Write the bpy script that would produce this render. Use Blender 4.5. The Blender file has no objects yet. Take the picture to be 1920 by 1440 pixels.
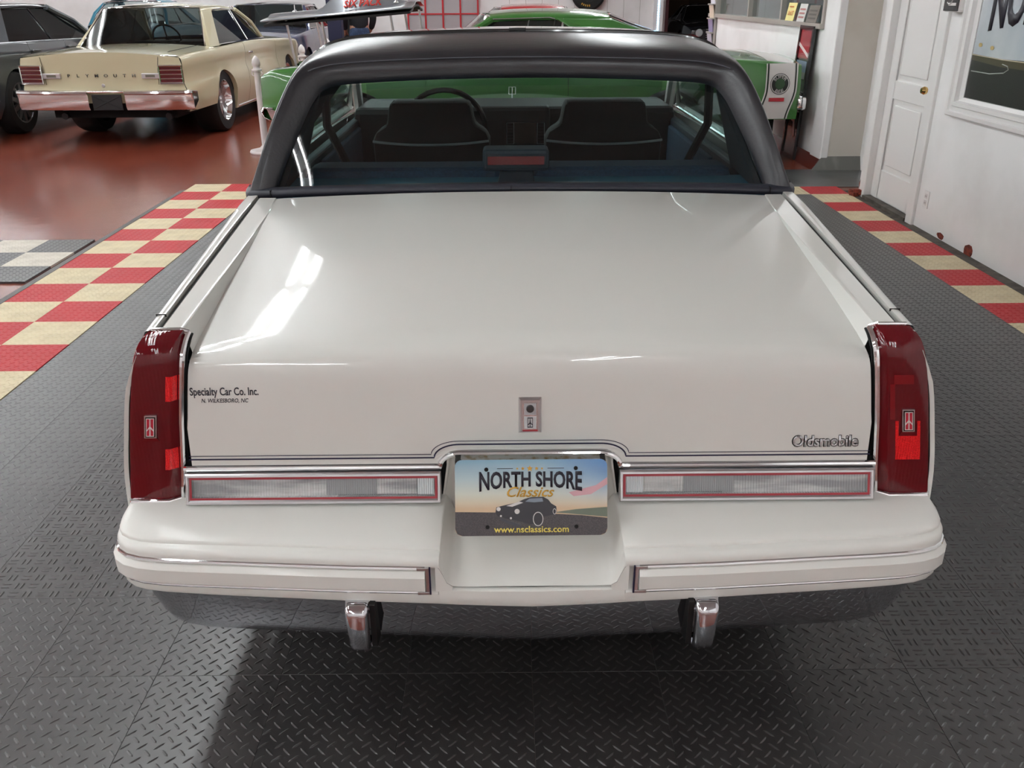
import bpy, bmesh, math, random
from mathutils import Vector, Matrix
random.seed(7)
PI = math.pi
C = bpy.context.scene.collection
SC = bpy.context.scene

# ------------------------------------------------------------------ camera
FPX, HCAM = 1640.0, 1.5
def cam_axes(pitch=24.05, yaw=0.3, roll=0.35):
    p, y, r = (math.radians(a) for a in (pitch, yaw, roll))
    f = Vector((0, math.cos(p), -math.sin(p))); u = Vector((0, math.sin(p), math.cos(p))); t = Vector((1, 0, 0))
    t, u = t*math.cos(r) - u*math.sin(r), u*math.cos(r) + t*math.sin(r)
    R = Matrix(((math.cos(y), math.sin(y), 0), (-math.sin(y), math.cos(y), 0), (0, 0, 1)))
    return R@t, R@u, R@f
RT, UP, FW = cam_axes()
cd = bpy.data.cameras.new('camera'); cam = bpy.data.objects.new('camera', cd); C.objects.link(cam)
cd.sensor_fit = 'HORIZONTAL'; cd.sensor_width = 36.0; cd.lens = 36.0*FPX/1920.0
cd.clip_start = 0.05; cd.clip_end = 200
mw = Matrix((RT, UP, -FW)).transposed().to_4x4(); mw.translation = (0, 0, HCAM)
cam.matrix_world = mw
SC.camera = cam

# ------------------------------------------------------------------ world, exposure
W_ = bpy.data.worlds.new('world'); SC.world = W_; W_.use_nodes = True
W_.node_tree.nodes['Background'].inputs[0].default_value = (0.9, 0.95, 1, 1)
W_.node_tree.nodes['Background'].inputs[1].default_value = 0.05
vs = SC.view_settings
vs.view_transform = 'Standard'; vs.look = 'None'; vs.gamma = 1.0; vs.use_curve_mapping = False
vs.exposure = 0.85
TUBE_POWER = 25.0        # radiance of the fluorescent tubes
LIGHT_ROWS = [(.9, [-6.6, -4.05]), (-2.15, [-6.6, -4.05]+[-.1+2.55*i for i in range(8)]), (-6.6, [-5.2+2.55*i for i in range(10)]), (-10.8, [-5.2+2.55*i for i in range(10)]), (1.5, [9.0+2.55*i for i in range(4)])]  # first row is added behind the camera to brighten the coupe's rear

# ------------------------------------------------------------------ materials
MATS = {}
def lin(c): return tuple((v/12.92 if v <= .04045 else ((v+.055)/1.055)**2.4) for v in c)
def hexc(h): return lin(tuple(int(h[i:i+2], 16)/255 for i in (0, 2, 4)))
def pset(b, k, v):
    if k in b.inputs: b.inputs[k].default_value = v
def mat(name, col, rough=.5, metal=0., coat=0., coat_rough=.03, spec=.5, noise=None, bump=None, emit=None, alpha=1., aniso=0):
    """noise=(scale, other colour, low, high[, stretch]); bump=(scale, strength, distance[, stretch])"""
    if name in MATS: return MATS[name]
    m = bpy.data.materials.new(name); m.use_nodes = True; MATS[name] = m
    nt = m.node_tree; b = nt.nodes['Principled BSDF']
    c = hexc(col) if isinstance(col, str) else col
    b.inputs['Base Color'].default_value = (*c, 1)
    pset(b, 'Roughness', rough); pset(b, 'Metallic', metal); pset(b, 'Coat Weight', coat); pset(b, 'Coat Roughness', coat_rough)
    pset(b, 'Specular IOR Level', spec)
    if emit:
        pset(b, 'Emission Color', (*(hexc(emit[0]) if isinstance(emit[0], str) else emit[0]), 1)); pset(b, 'Emission Strength', emit[1])
    def coords(st):
        tc = nt.nodes.new('ShaderNodeTexCoord'); mp = nt.nodes.new('ShaderNodeMapping')
        mp.inputs['Scale'].default_value = st
        nt.links.new(tc.outputs['Object'], mp.inputs['Vector']); return mp.outputs['Vector']
    if noise:
        n = nt.nodes.new('ShaderNodeTexNoise'); n.inputs['Scale'].default_value = noise[0]; n.inputs['Detail'].default_value = 5
        nt.links.new(coords(noise[4] if len(noise) > 4 else (1, 1, 1)), n.inputs['Vector'])
        r = nt.nodes.new('ShaderNodeValToRGB'); r.color_ramp.elements[0].position = noise[2]; r.color_ramp.elements[1].position = noise[3]
        o = hexc(noise[1]) if isinstance(noise[1], str) else noise[1]
        r.color_ramp.elements[0].color = (*c, 1); r.color_ramp.elements[1].color = (*o, 1)
        nt.links.new(n.outputs['Fac'], r.inputs['Fac']); nt.links.new(r.outputs['Color'], b.inputs['Base Color'])
    if bump:
        n = nt.nodes.new('ShaderNodeTexNoise'); n.inputs['Scale'].default_value = bump[0]; n.inputs['Detail'].default_value = 4
        nt.links.new(coords(bump[3] if len(bump) > 3 else (1, 1, 1)), n.inputs['Vector'])
        bp = nt.nodes.new('ShaderNodeBump'); bp.inputs['Strength'].default_value = bump[1]; bp.inputs['Distance'].default_value = bump[2]
        nt.links.new(n.outputs['Fac'], bp.inputs['Height']); nt.links.new(bp.outputs['Normal'], b.inputs['Normal'])
    return m
def wave_bump(m, scale, dirn='X', strength=.5, dist=.002):
    nt = m.node_tree; b = nt.nodes['Principled BSDF']
    tc = nt.nodes.new('ShaderNodeTexCoord'); w = nt.nodes.new('ShaderNodeTexWave'); w.bands_direction = dirn
    w.inputs['Scale'].default_value = scale; nt.links.new(tc.outputs['Object'], w.inputs['Vector'])
    bp = nt.nodes.new('ShaderNodeBump'); bp.inputs['Strength'].default_value = strength; bp.inputs['Distance'].default_value = dist
    nt.links.new(w.outputs['Fac'], bp.inputs['Height']); nt.links.new(bp.outputs['Normal'], b.inputs['Normal']); return m
def glass(name, tint, refl=1.0, rough=0.0):
    if name in MATS: return MATS[name]
    m = bpy.data.materials.new(name); m.use_nodes = True; MATS[name] = m; nt = m.node_tree
    for n in list(nt.nodes): nt.nodes.remove(n)
    o = nt.nodes.new('ShaderNodeOutputMaterial'); mx = nt.nodes.new('ShaderNodeMixShader')
    t = nt.nodes.new('ShaderNodeBsdfTransparent'); g = nt.nodes.new('ShaderNodeBsdfGlossy'); f = nt.nodes.new('ShaderNodeFresnel')
    t.inputs['Color'].default_value = (*tint, 1); g.inputs['Color'].default_value = (refl, refl, refl, 1); g.inputs['Roughness'].default_value = rough
    ge = nt.nodes.new('ShaderNodeNewGeometry'); mr = nt.nodes.new('ShaderNodeMapRange'); mr.inputs[3].default_value = 1.5; mr.inputs[4].default_value = 1/1.5
    nt.links.new(ge.outputs['Backfacing'], mr.inputs[0]); nt.links.new(mr.outputs[0], f.inputs['IOR'])   # thin pane: same sheen from either side
    nt.links.new(f.outputs[0], mx.inputs[0]); nt.links.new(t.outputs[0], mx.inputs[1]); nt.links.new(g.outputs[0], mx.inputs[2]); nt.links.new(mx.outputs[0], o.inputs[0])
    return m

M_white = mat('white_car_paint', 'dcdcd6', .32, coat=1., coat_rough=.012, bump=(260, .006, .001))
M_bumpw = mat('bumper_white', 'e2e2dc', .42, coat=.35, coat_rough=.12)
M_vinyl = mat('black_vinyl', '242429', .34, spec=.6, coat=.25, coat_rough=.25, bump=(90, .35, .002, (.25, 1.6, 1)), noise=(9, '1a1a1f', .35, .7))
M_vinyl2 = mat('navy_vinyl_trim', '2a2c36', .42, bump=(300, .3, .001))
M_chrome = mat('chrome', (.82, .82, .83), .06, metal=1.)
M_chrome2 = mat('bumper_chrome', (.64, .65, .68), .035, metal=1.)
M_satin = mat('satin_metal', (.62, .62, .63), .28, metal=1.)
M_black = mat('black_rubber', '0c0c0d', .55)
M_gap = mat('dark_gap', '080808', .8)
M_blackg = mat('gloss_black', '0b0b0d', .15, coat=.6)
M_pin = mat('navy_pinstripe', '1c1b3a', .4)
M_print = mat('dark_print', '23202c', .5)
M_red = mat('lamp_lens_red', '5e0510', .08, coat=.25, spec=.45)
wave_bump(M_red, 42, 'X', .05, .002)
M_redd = mat('lamp_panel_red', '680a14', .1, coat=.7)
M_redb = mat('lamp_reflection_red', 'd00812', .12, coat=.8, noise=(500, 'f01a20', .45, .62))  # bright red stands in for light thrown back by the reflectors
wave_bump(M_redb, 60, 'X', .4, .002)
M_redl = mat('red_line', 'a0303a', .4)
M_clear = mat('clear_lamp_lens', 'c9cac8', .18, coat=.8, noise=(30, '8d8f90', .40, .60, (.15, 1, 1)))
wave_bump(M_clear, 55, 'X', .5, .003)
M_clear2 = mat('clear_lamp_block', 'd7dee0', .2, coat=.6)
wave_bump(M_clear2, 70, 'X', .6, .004)
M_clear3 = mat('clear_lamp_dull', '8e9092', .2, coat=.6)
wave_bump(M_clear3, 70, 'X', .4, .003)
M_tint = glass('tinted_glass', (.62, .72, .72), .9)
M_wsg = glass('windscreen_glass', (.72, .82, .78), .9)
M_sideg = glass('side_glass', (.62, .72, .70), .9)
M_darkg = glass('dark_glass', (.20, .23, .23), .9)
M_clearg = glass('clear_glass', (.86, .92, .92), .9)
M_navy = mat('blue_velour', '1f3a52', .85, bump=(500, .3, .002), noise=(120, '2b4a66', .4, .65))
M_navyd = mat('blue_plastic', '22303c', .6)
M_seat = mat('dark_seat_back', '0c0c0f', .7)
M_dash = mat('dash_black', '0e0f12', .55)
M_wood = mat('dash_wood', '3a2618', .45, noise=(40, '241710', .3, .7, (1, 1, 9)))
M_tire = mat('tire_rubber', '121212', .7)
M_under = mat('underbody', '060606', .9)
M_beige = mat('beige_car_paint', 'c4bb9a', .3, coat=1., coat_rough=.02)
M_green = mat('green_car_paint', '3a7430', .3, coat=1., coat_rough=.02)
M_grey = mat('grey_car_paint', '42464b', .3, metal=.35, coat=1., coat_rough=.02)
M_navycar = mat('navy_car_paint', '27335c', .3, metal=.2, coat=1., coat_rough=.02)
M_teal = mat('teal_car_paint', '126e86', .3, coat=1., coat_rough=.02)
M_redcar = mat('red_car_paint', 'a81a1c', .3, coat=1., coat_rough=.02)
M_blkcar = mat('black_blue_paint', '0b1017', .25, coat=1., coat_rough=.02)
M_plate = mat('plate_black', '17181a', .4)
M_decal = mat('decal_white', 'd8d4d0', .4, coat=.5)
M_decalk = mat('decal_black', '1a1d1a', .4)
M_orange = mat('orange_lens', 'e8761a', .15, coat=.6)
M_gold = mat('gold_print', 'c99a35', .5)
M_yellow = mat('yellow_print', 'ead76a', .5)
M_wplast = mat('white_plastic', 'd9d2d0', .35)
M_poster = mat('poster_dark', '15181a', .3, coat=.5)

# ------------------------------------------------------------------ mesh helpers
def setp(o, label=None, cat=None, group=None, kind=None):
    if label: o['label'] = label
    if cat: o['category'] = cat
    if group: o['group'] = group
    if kind: o['kind'] = kind
    return o
def empty(name, loc=(0, 0, 0), rz=0., **k):
    o = bpy.data.objects.new(name, None); C.objects.link(o); o.location = loc; o.rotation_euler = (0, 0, rz)
    o.empty_display_size = .1
    return setp(o, **k)
def link(name, me, m, parent=None, **k):
    o = bpy.data.objects.new(name, me); C.objects.link(o)
    if m is not None and not me.materials: me.materials.append(m)
    if parent is not None: o.parent = parent
    return setp(o, **k)
class MB:
    def __init__(s): s.v = []; s.f = []
    def add(s, V, Fc):
        n = len(s.v); s.v += [tuple(p) for p in V]; s.f += [tuple(i+n for i in f) for f in Fc]; return s
    def grid(s, rows, close=False, flip=False):
        n = len(rows[0]); V = [p for r in rows for p in r]; Fc = []
        for i in range(len(rows)-1):
            for j in range(n if close else n-1):
                q = (i*n+j, i*n+(j+1) % n, (i+1)*n+(j+1) % n, (i+1)*n+j)
                Fc.append(q[::-1] if flip else q)
        return s.add(V, Fc)
    def box(s, c, d, R=None):
        V = []
        for x in (-.5, .5):
            for y in (-.5, .5):
                for z in (-.5, .5):
                    p = Vector((x*d[0], y*d[1], z*d[2]))
                    if R is not None: p = R@p
                    V.append(p+Vector(c))
        return s.add(V, [(0, 1, 3, 2), (4, 6, 7, 5), (0, 4, 5, 1), (2, 3, 7, 6), (0, 2, 6, 4), (1, 5, 7, 3)])
    def bb(s, x0, x1, y0, y1, z0, z1): return s.box(((x0+x1)/2, (y0+y1)/2, (z0+z1)/2), (abs(x1-x0), abs(y1-y0), abs(z1-z0)))
    def tube(s, pts, r, n=8, close=False, cap=True):
        pts = [Vector(p) for p in pts]; rows = []; N = len(pts)
        up = Vector((0, 0, 1)); prev = None
        for i, p in enumerate(pts):
            a = pts[(i-1) % N] if (close or i > 0) else p; b = pts[(i+1) % N] if (close or i < N-1) else p
            t = (b-a)
            t = t.normalized() if t.length > 1e-9 else Vector((0, 1, 0))
            if prev is None:
                x = t.cross(up)
                if x.length < 1e-3: x = t.cross(Vector((1, 0, 0)))
            else: x = prev-t*prev.dot(t)
            x.normalize(); prev = x; y = t.cross(x)
            rr = r[i] if isinstance(r, (list, tuple)) else r
            rows.append([p+(x*math.cos(2*PI*k/n)+y*math.sin(2*PI*k/n))*rr for k in range(n)])
        if close: rows.append(rows[0])
        s.grid(rows, close=True)
        if cap and not close:
            s.add(rows[0], [tuple(range(n))[::-1]]); s.add(rows[-1], [tuple(range(n))])
        return s
    def lathe(s, prof, c=(0, 0, 0), axis='Z', n=24):
        rows = []
        for r, h in prof:
            row = []
            for k in range(n):
                a = 2*PI*k/n; x, y = r*math.cos(a), r*math.sin(a)
                p = {'Z': (x, y, h), 'X': (h, x, y), 'Y': (x, h, y)}[axis]
                row.append((p[0]+c[0], p[1]+c[1], p[2]+c[2]))
            rows.append(row)
        return s.grid(rows, close=True)
    def plate(s, pts, vec):
        n = len(pts); v = Vector(vec); A = [Vector(p) for p in pts]; B = [p+v for p in A]
        Fc = [tuple(range(n)), tuple(range(2*n-1, n-1, -1))]+[(i, (i+1) % n, n+(i+1) % n, n+i) for i in range(n)]
        return s.add(A+B, Fc)
    def mesh(s, name, smooth=35, merge=1e-5, bevel=0, bseg=2):
        me = bpy.data.meshes.new(name); bm = bmesh.new()
        vs_ = [bm.verts.new(p) for p in s.v]
        for f in s.f:
            try: bm.faces.new([vs_[i] for i in dict.fromkeys(f)])
            except Exception: pass
        if merge: bmesh.ops.remove_doubles(bm, verts=bm.verts, dist=merge)
        bmesh.ops.recalc_face_normals(bm, faces=bm.faces)
        if bevel:
            es = [e for e in bm.edges if len(e.link_faces) == 2 and e.calc_face_angle(0) > .5]
            bmesh.ops.bevel(bm, geom=es, offset=bevel, segments=bseg, affect='EDGES', profile=.5)
        bm.to_mesh(me); bm.free()
        if smooth:
            me.polygons.foreach_set('use_smooth', [True]*len(me.polygons))
            me.set_sharp_from_angle(angle=math.radians(smooth))
        return me
    def build(s, name, m, parent=None, smooth=35, bevel=0, bseg=2, merge=1e-5, sub=0, solid=0, **k):
        o = link(name, s.mesh(name, smooth, merge, bevel, bseg), m, parent, **k)
        if solid:
            md = o.modifiers.new('solid', 'SOLIDIFY'); md.thickness = solid; md.offset = -1
        if sub:
            md = o.modifiers.new('sub', 'SUBSURF'); md.levels = sub; md.render_levels = sub
        return o
def table(*pairs):
    """smooth interpolation through (x, y) pairs"""
    xs = [p[0] for p in pairs]; ys = [p[1] for p in pairs]; n = len(xs)
    if xs[0] > xs[-1]: xs.reverse(); ys.reverse()
    d = [(ys[i+1]-ys[i])/(xs[i+1]-xs[i]) for i in range(n-1)]
    t = [d[0]]+[0 if d[i-1]*d[i] <= 0 else 2*d[i-1]*d[i]/(d[i-1]+d[i]) for i in range(1, n-1)]+[d[-1]]
    def f(x):
        if x <= xs[0]: return ys[0]
        if x >= xs[-1]: return ys[-1]
        i = 0
        while x > xs[i+1]: i += 1
        h = xs[i+1]-xs[i]; s = (x-xs[i])/h
        return (ys[i]*(2*s**3-3*s*s+1)+h*t[i]*(s**3-2*s*s+s)+ys[i+1]*(-2*s**3+3*s*s)+h*t[i+1]*(s**3-s*s))
    return f
def resample(pts, n):
    P = [Vector(p) for p in pts]; out = []
    N = len(P)-1
    for k in range(n):
        s = k/(n-1)*N; i = min(int(s), N-1); t = s-i
        p0, p1, p2, p3 = P[max(i-1, 0)], P[i], P[i+1], P[min(i+2, N)]
        out.append(.5*((2*p1)+(-p0+p2)*t+(2*p0-5*p1+4*p2-p3)*t*t+(-p0+3*p1-3*p2+p3)*t**3))
    return out
def lsp(a, b, n): return [a+(b-a)*i/(n-1) for i in range(n)]
def text(name, s, size, m, org, ax=(1, 0, 0), ay=(0, 0, 1), parent=None, ext=.0004, off=0., shear=0., sx=1., align='CENTER', warp=None, space=1., fit=None, **k):
    cu = bpy.data.curves.new(name, 'FONT'); cu.body = s; cu.size = 1; cu.align_x = align; cu.shear = shear; cu.offset = off; cu.space_character = space
    cu.resolution_u = 3
    ob = bpy.data.objects.new(name+'_tmp', cu); C.objects.link(ob); bpy.context.view_layer.update()
    me0 = bpy.data.meshes.new_from_object(ob.evaluated_get(bpy.context.evaluated_depsgraph_get()))
    bpy.data.objects.remove(ob); bpy.data.curves.remove(cu)
    X, Y = Vector(ax).normalized(), Vector(ay).normalized(); Z = X.cross(Y); O = Vector(org)
    bm = bmesh.new(); bm.from_mesh(me0); bpy.data.meshes.remove(me0)
    bmesh.ops.remove_doubles(bm, verts=bm.verts, dist=1e-4)
    kx, ky, cx = size*sx, size, 0.
    if fit:
        xa, xb = min(v.co.x for v in bm.verts), max(v.co.x for v in bm.verts); yt = max(v.co.y for v in bm.verts)
        kx, ky, cx = fit[0]/(xb-xa), fit[1]/yt, (xa+xb)/2
    for v in bm.verts:
        x, y = (v.co.x-cx)*kx, v.co.y*ky
        if warp: x, y = warp(x, y)
        v.co = O+X*x+Y*y+Z*.0002
    if ext:
        r = bmesh.ops.extrude_face_region(bm, geom=list(bm.faces))
        for e in r['geom']:
            if isinstance(e, bmesh.types.BMVert): e.co += Z*ext
    bmesh.ops.recalc_face_normals(bm, faces=bm.faces)
    me = bpy.data.meshes.new(name); bm.to_mesh(me); bm.free()
    return link(name, me, m, parent, **k)

# ------------------------------------------------------------------ the room
XR, XO, YF, XL, YB, ZC = 2.85, 2.90, 21.0, -14.0, -7.0, 3.9
M_floor = mat('red_painted_concrete', '743324', .24, spec=.5, noise=(1.3, '82402f', .35, .7), bump=(5, .12, .02))
M_wall = mat('white_wall_paint', 'f0efee', .5, noise=(2.2, 'e4e2e0', .45, .75), bump=(60, .05, .002))
M_cream = mat('cream_wall_paint', 'd6cfc4', .55, noise=(3, 'cbc3b6', .45, .75))
M_ceil = mat('ceiling_paint', 'cccccb', .8)
M_trimw = mat('white_trim_gloss', 'e8e6e4', .35)
M_greyk = mat('grey_painted_kerb', '6d6d68', .45, noise=(8, '8d8c86', .5, .8, (1, 1, .3)))
M_redk = mat('red_painted_kerb', '5a1e14', .4, noise=(9, '5c1d12', .4, .7))
M_greyf = mat('grey_painted_concrete', '4b4c4c', .35, noise=(4, '5d5e5e', .4, .7))
M_grime = mat('grimy_concrete', '5d564e', .8, noise=(14, '3c3731', .35, .65), bump=(40, .4, .01))
M_brick = mat('exposed_brick', '8a3a28', .9, noise=(40, '5f2a1f', .4, .6), bump=(60, .6, .01))

def slab(name, x0, x1, y0, y1, z0, z1, m, parent=None, kind='structure', bevel=0, **k):
    return MB().bb(x0, x1, y0, y1, z0, z1).build(name, m, parent, smooth=0, bevel=bevel, kind=kind if parent is None else None, **k)
fl = slab('floor', XL, 9, YB, 29, -.2, 0, M_floor)
slab('grey_floor_patch', 2.05, 3.3, 7.36, 8.16, .0005, .004, M_greyf, fl)
slab('grimy_floor_edge', 2.74, XR, 1.0, 7.2, .0005, .006, M_grime, fl)
slab('ceiling', XL, 9, YB, 29, ZC, ZC+.15, M_ceil)
slab('wall_left', XL-.15, XL, YB, YF, 0, ZC, M_wall)
slab('wall_back', XL, XR, YB-.15, YB, 0, ZC, M_wall)
# right wall with a door opening between Y 6.10 and 6.95
wr = slab('wall_right', XR, XR+.16, YB, 6.10, 0, ZC, M_wall)
slab('wall_end', XR, XR+.16, 6.95, 7.08, 0, ZC, M_wall, wr)
slab('wall_head', XR, XR+.16, 6.10, 6.95, 2.05, ZC, M_wall, wr)
for (y, z, sy, sz) in ((5.24, .035, .075, .05), (5.62, .03, .06, .03), (7.0, .09, .09, .10)):
    b = MB(); n = 9
    pts = [(XR-.004, y+sy*math.cos(2*PI*i/n)*random.uniform(.6, 1), z+sz*math.sin(2*PI*i/n)*random.uniform(.6, 1)) for i in range(n)]
    b.plate(pts, (.02, 0, 0)); b.build('chipped_plaster', M_brick, wr, smooth=0)
for i in range(5):
    MB().box((2.80+random.uniform(-.03, .03), 6.97+random.uniform(-.05, .08), .02+.02*random.random()), (.05, .06, .04), Matrix.Rotation(random.random()*3, 3, 'Z')).build('rubble', M_brick, wr, smooth=0, bevel=.006)
slab('wall_recess', 3.25, 3.4, 7.08, 8.16, 0, ZC, M_wall)
# cream pilaster that faces the camera, white corner strip and office wall behind it
wp = slab('wall_pilaster', XO+.02, 3.4, 8.16, 8.42, 0, ZC, M_cream)
slab('corner_strip', XO-.02, XO+.05, 8.150, 8.45, .09, ZC, M_wall, wp, bevel=.01)
MB().plate([(XO-.10, 8.10, 0), (3.25, 8.10, 0), (3.25, 8.155, .12), (XO+.0, 8.155, .12)], (0, .02, 0)).build('grey_kerb', M_greyk, wp, smooth=0)
wo = slab('wall_office', XO, XO+.14, 8.42, 13.3, 0, 1.2, M_wall)
slab('wall_over_window', XO, XO+.14, 8.42, 13.3, 2.3, ZC, M_wall, wo)
slab('wall_beside_window', XO, XO+.14, 8.42, 8.55, 1.2, 2.3, M_wall, wo)
slab('office_end_wall', XO, 7.0, 13.3, 13.4, 0, ZC, M_wall, wo)
MB().plate([(XO-.09, 8.16, 0), (XO-.001, 8.16, 0), (XO-.001, 8.16, .10)], (0, 5.1, 0)).build('red_kerb', M_redk, wo, smooth=0)
# office window: sill, mullions, panes
w1 = empty('window_1', (XO, 10.6, 1.2), kind='structure')
M_alu = mat('window_aluminium', 'a9a49d', .4, metal=.3)
def wpart(name, y0, y1, z0, z1, m, x0=-.02, x1=.10): MB().bb(x0, x1, y0-10.6, y1-10.6, z0-1.2, z1-1.2).build(name, m, w1, smooth=0)
wpart('window_sill', 8.55, 13.3, 1.19, 1.235, M_alu, -.045, .12)
wpart('window_frame', 8.55, 13.3, 2.26, 2.3, M_alu)
MUL = [8.55, 9.88, 11.22, 12.9]
for y in MUL: wpart('mullion', y, y+.05, 1.235, 2.26, M_alu)
for a, b in zip(MUL[:-1], MUL[1:]): wpart('pane', a+.05, b, 1.235, 2.26, M_clearg, .03, .036)
# the office behind the glass
M_offw = mat('office_wall_blue', '8fa0ac', .7); M_offd = mat('office_door', '5d6a72', .5)
slab('wall_office_inner', 6.4, 6.5, 8.42, 13.3, 0, ZC, M_offw)
slab('office_door_leaf', 6.36, 6.4, 11.2, 12.1, 0, 2.1, M_offd, wo)
slab('wall_office_near', 3.4, 6.4, 8.3, 8.42, 0, ZC, M_offw)

# door in the right wall
dr = empty('door_1', (XR+.03, 6.52, 0), kind='structure')
def dpart(name, x0, x1, y0, y1, z0, z1, m, bevel=0, parent=dr): return MB().bb(x0-XR-.03, x1-XR-.03, y0-6.52, y1-6.52, z0, z1).build(name, m, parent, smooth=0, bevel=bevel)
leaf = MB()
def dfb(x0, x1, y0, y1, z0, z1): leaf.bb(x0-XR-.03, x1-XR-.03, y0-6.52, y1-6.52, z0, z1)
dfb(XR+.045, XR+.075, 6.13, 6.92, .03, 2.02)
for a in ((6.13, 6.26, .03, 2.02), (6.79, 6.92, .03, 2.02), (6.26, 6.79, .03, .25), (6.26, 6.79, .77, .90), (6.26, 6.79, 1.9, 2.02)): dfb(XR+.033, XR+.046, *a)
leaf.build('door_leaf', M_trimw, dr, smooth=0, bevel=.004)
for z0, z1 in ((.29, .73), (.94, 1.86)): dpart('raised_panel', XR+.036, XR+.046, 6.30, 6.75, z0, z1, M_trimw, .008)
for y0, y1 in ((6.03, 6.13), (6.92, 7.02)): dpart('door_casing', XR-.022, XR+.07, y0, y1, 0, 2.1, M_trimw, .006)
dpart('door_casing', XR-.022, XR+.07, 6.03, 7.02, 2.05, 2.15, M_trimw, .006)
dpart('threshold', XR-.03, XR+.1, 6.13, 6.92, 0, .03, M_grime)
k = MB(); k.lathe([(.0, -.07), (.018, -.068), (.027, -.05), (.024, -.035), (.011, -.025), (.011, -.008), (.03, -.004), (.03, 0)], (XR+.033-XR-.03, 6.195-6.52, .885), 'X', 16)
k.build('door_knob', mat('brass', (.75, .52, .2), .18, metal=1.), dr)

# far wall with an opening to the next room
wf = slab('wall_far', XL, 3.62, YF, YF+.2, 0, ZC, M_wall)
slab('wall_far_head', 3.62, 4.95, YF, YF+.2, 2.4, ZC, M_wall, wf)
slab('wall_far_side', 4.95, 9, YF, YF+.2, 0, ZC, M_wall, wf)
M_seam = mat('panel_seam', 'b9b6b2', .6)
for i in range(9): slab('panel_seam', .1+i*.36, .11+i*.36, YF-.004, YF, 0, ZC, M_seam, wf)
slab('wall_next_room', 2.5, 9, 27, 27.2, 0, ZC, mat('next_room_brown', '4a3526', .7))
slab('door_in_next_room', 3.9, 5.2, 26.9, 27, 0, 1.55, mat('brown_door', '5c4028', .5), None)
slab('dark_shelf', 3.9, 5.6, 26.5, 27, 1.75, 2.4, mat('dark_shelf', '141414', .6))
bpy.data.objects['door_in_next_room'].name = 'door_2'
bpy.data.objects['dark_shelf'].name = 'trim_1'
for i in range(5): slab('shelf_card', 4.0+i*.28, 4.2+i*.28, 26.48, 26.5, 1.95, 2.12, M_trimw, bpy.data.objects['trim_1'])
slab('wall_doorway', 3.55, 3.62, YF-.02, YF+.22, 0, 2.5, mat('maroon_jamb', '4a1a22', .6), wf)

# ------------------------------------------------------------------ fluorescent lights
M_tubeE = mat('lit_fluorescent_tube', 'ffffff', .5, emit=((.95, 1., 1.02), TUBE_POWER))
fx = MB(); fx.plate([(-.17, 0, 0), (.17, 0, 0), (.07, 0, .07), (-.07, 0, .07)], (0, 2.4, 0)); me_fx = fx.mesh('housing', 0)
me_fx.materials.append(mat('light_housing', 'e6e6e4', .4))
tb = MB().tube([(0, .03, 0), (0, 2.37, 0)], .02, 6); me_tb = tb.mesh('tube', 40); me_tb.materials.append(M_tubeE)
def fixture(x, y, label, z=ZC-.12):
    r = empty('fluorescent_light', (x, y, z), label=label, cat='ceiling light', group='fluorescent strip lights on the ceiling')
    link('housing', me_fx, None, r)
    for s in (-1, 1):
        t = link('tube', me_tb, None, r); t.location = (s*.10, 0, -.012)
for x, ys in LIGHT_ROWS:
    for y in ys: fixture(x, y, 'twin tube fluorescent strip light on the white ceiling')

# ------------------------------------------------------------------ tiles
T = .30
def tile_mesh(kind, lx, ly, h=.012):
    b = MB(); g = .0004
    x0, x1, y0, y1 = -lx/2+g, lx/2-g, -ly/2+g, ly/2-g; e = .0004
    rows = [[(x0, y0, 0), (x1, y0, 0), (x1, y1, 0), (x0, y1, 0)], [(x0, y0, h-e), (x1, y0, h-e), (x1, y1, h-e), (x0, y1, h-e)],
            [(x0+e, y0+e, h), (x1-e, y0+e, h), (x1-e, y1-e, h), (x0+e, y1-e, h)]]
    b.grid(rows, close=True); b.add(rows[2], [(0, 1, 2, 3)])
    def tread(cx, cy, ang, L, w, hh):
        ca, sa = math.cos(ang), math.sin(ang)
        P = [(-L/2, 0, 0), (-L*.28, -w/2, 0), (L*.28, -w/2, 0), (L/2, 0, 0), (L*.28, w/2, 0), (-L*.28, w/2, 0), (-L*.30, 0, hh), (L*.30, 0, hh)]
        b.add([(cx+p[0]*ca-p[1]*sa, cy+p[0]*sa+p[1]*ca, h+p[2]) for p in P],
              [(0, 1, 6), (1, 2, 7, 6), (2, 3, 7), (3, 4, 7), (4, 5, 6, 7), (5, 0, 6)])
    if kind == 'diamond':
        n = 16; p = lx/n
        for i in range(n):
            for j in range(n):
                if (i+j) % 2 == 0: tread(x0-g+p*(i+.5), y0-g+p*(j+.5)*ly/lx, PI/4 if (i % 2 == 0) else -PI/4, .0285, .0062, .0015)
    else:
        n = 8; p = lx/n
        for i in range(n):
            for j in range(n):
                cx, cy = x0-g+p*(i+.5), y0-g+p*(j+.5)*ly/lx
                for s in (-1, 1):
                    if (i+j) % 2 == 0: tread(cx, cy+s*.0075, 0, .030, .0075, .0020)
                    else: tread(cx+s*.0075, cy, PI/2, .030, .0075, .0020)
    return b.mesh(kind+'_tile', 0, merge=0)
M_tblk = mat('tile_black', '2c2a2a', .35, spec=1.0, noise=(5, '363332', .35, .7), bump=(30, .1, .003))
M_tred = mat('tile_red', 'b21a22', .48, spec=.35, noise=(7, 'b8242b', .35, .7))
M_tcrm = mat('tile_cream', 'd2c4a0', .45, noise=(9, 'bfb08c', .42, .75))
M_twht = mat('tile_white', 'cfc8ba', .45, noise=(9, 'b8b0a2', .42, .75))
def tmesh(kind, lx, ly, m, cache={}):
    k = (kind, lx, ly, m.name)
    if k not in cache: cache[k] = tile_mesh(kind, lx, ly); cache[k].materials.append(m)
    return cache[k]
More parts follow.
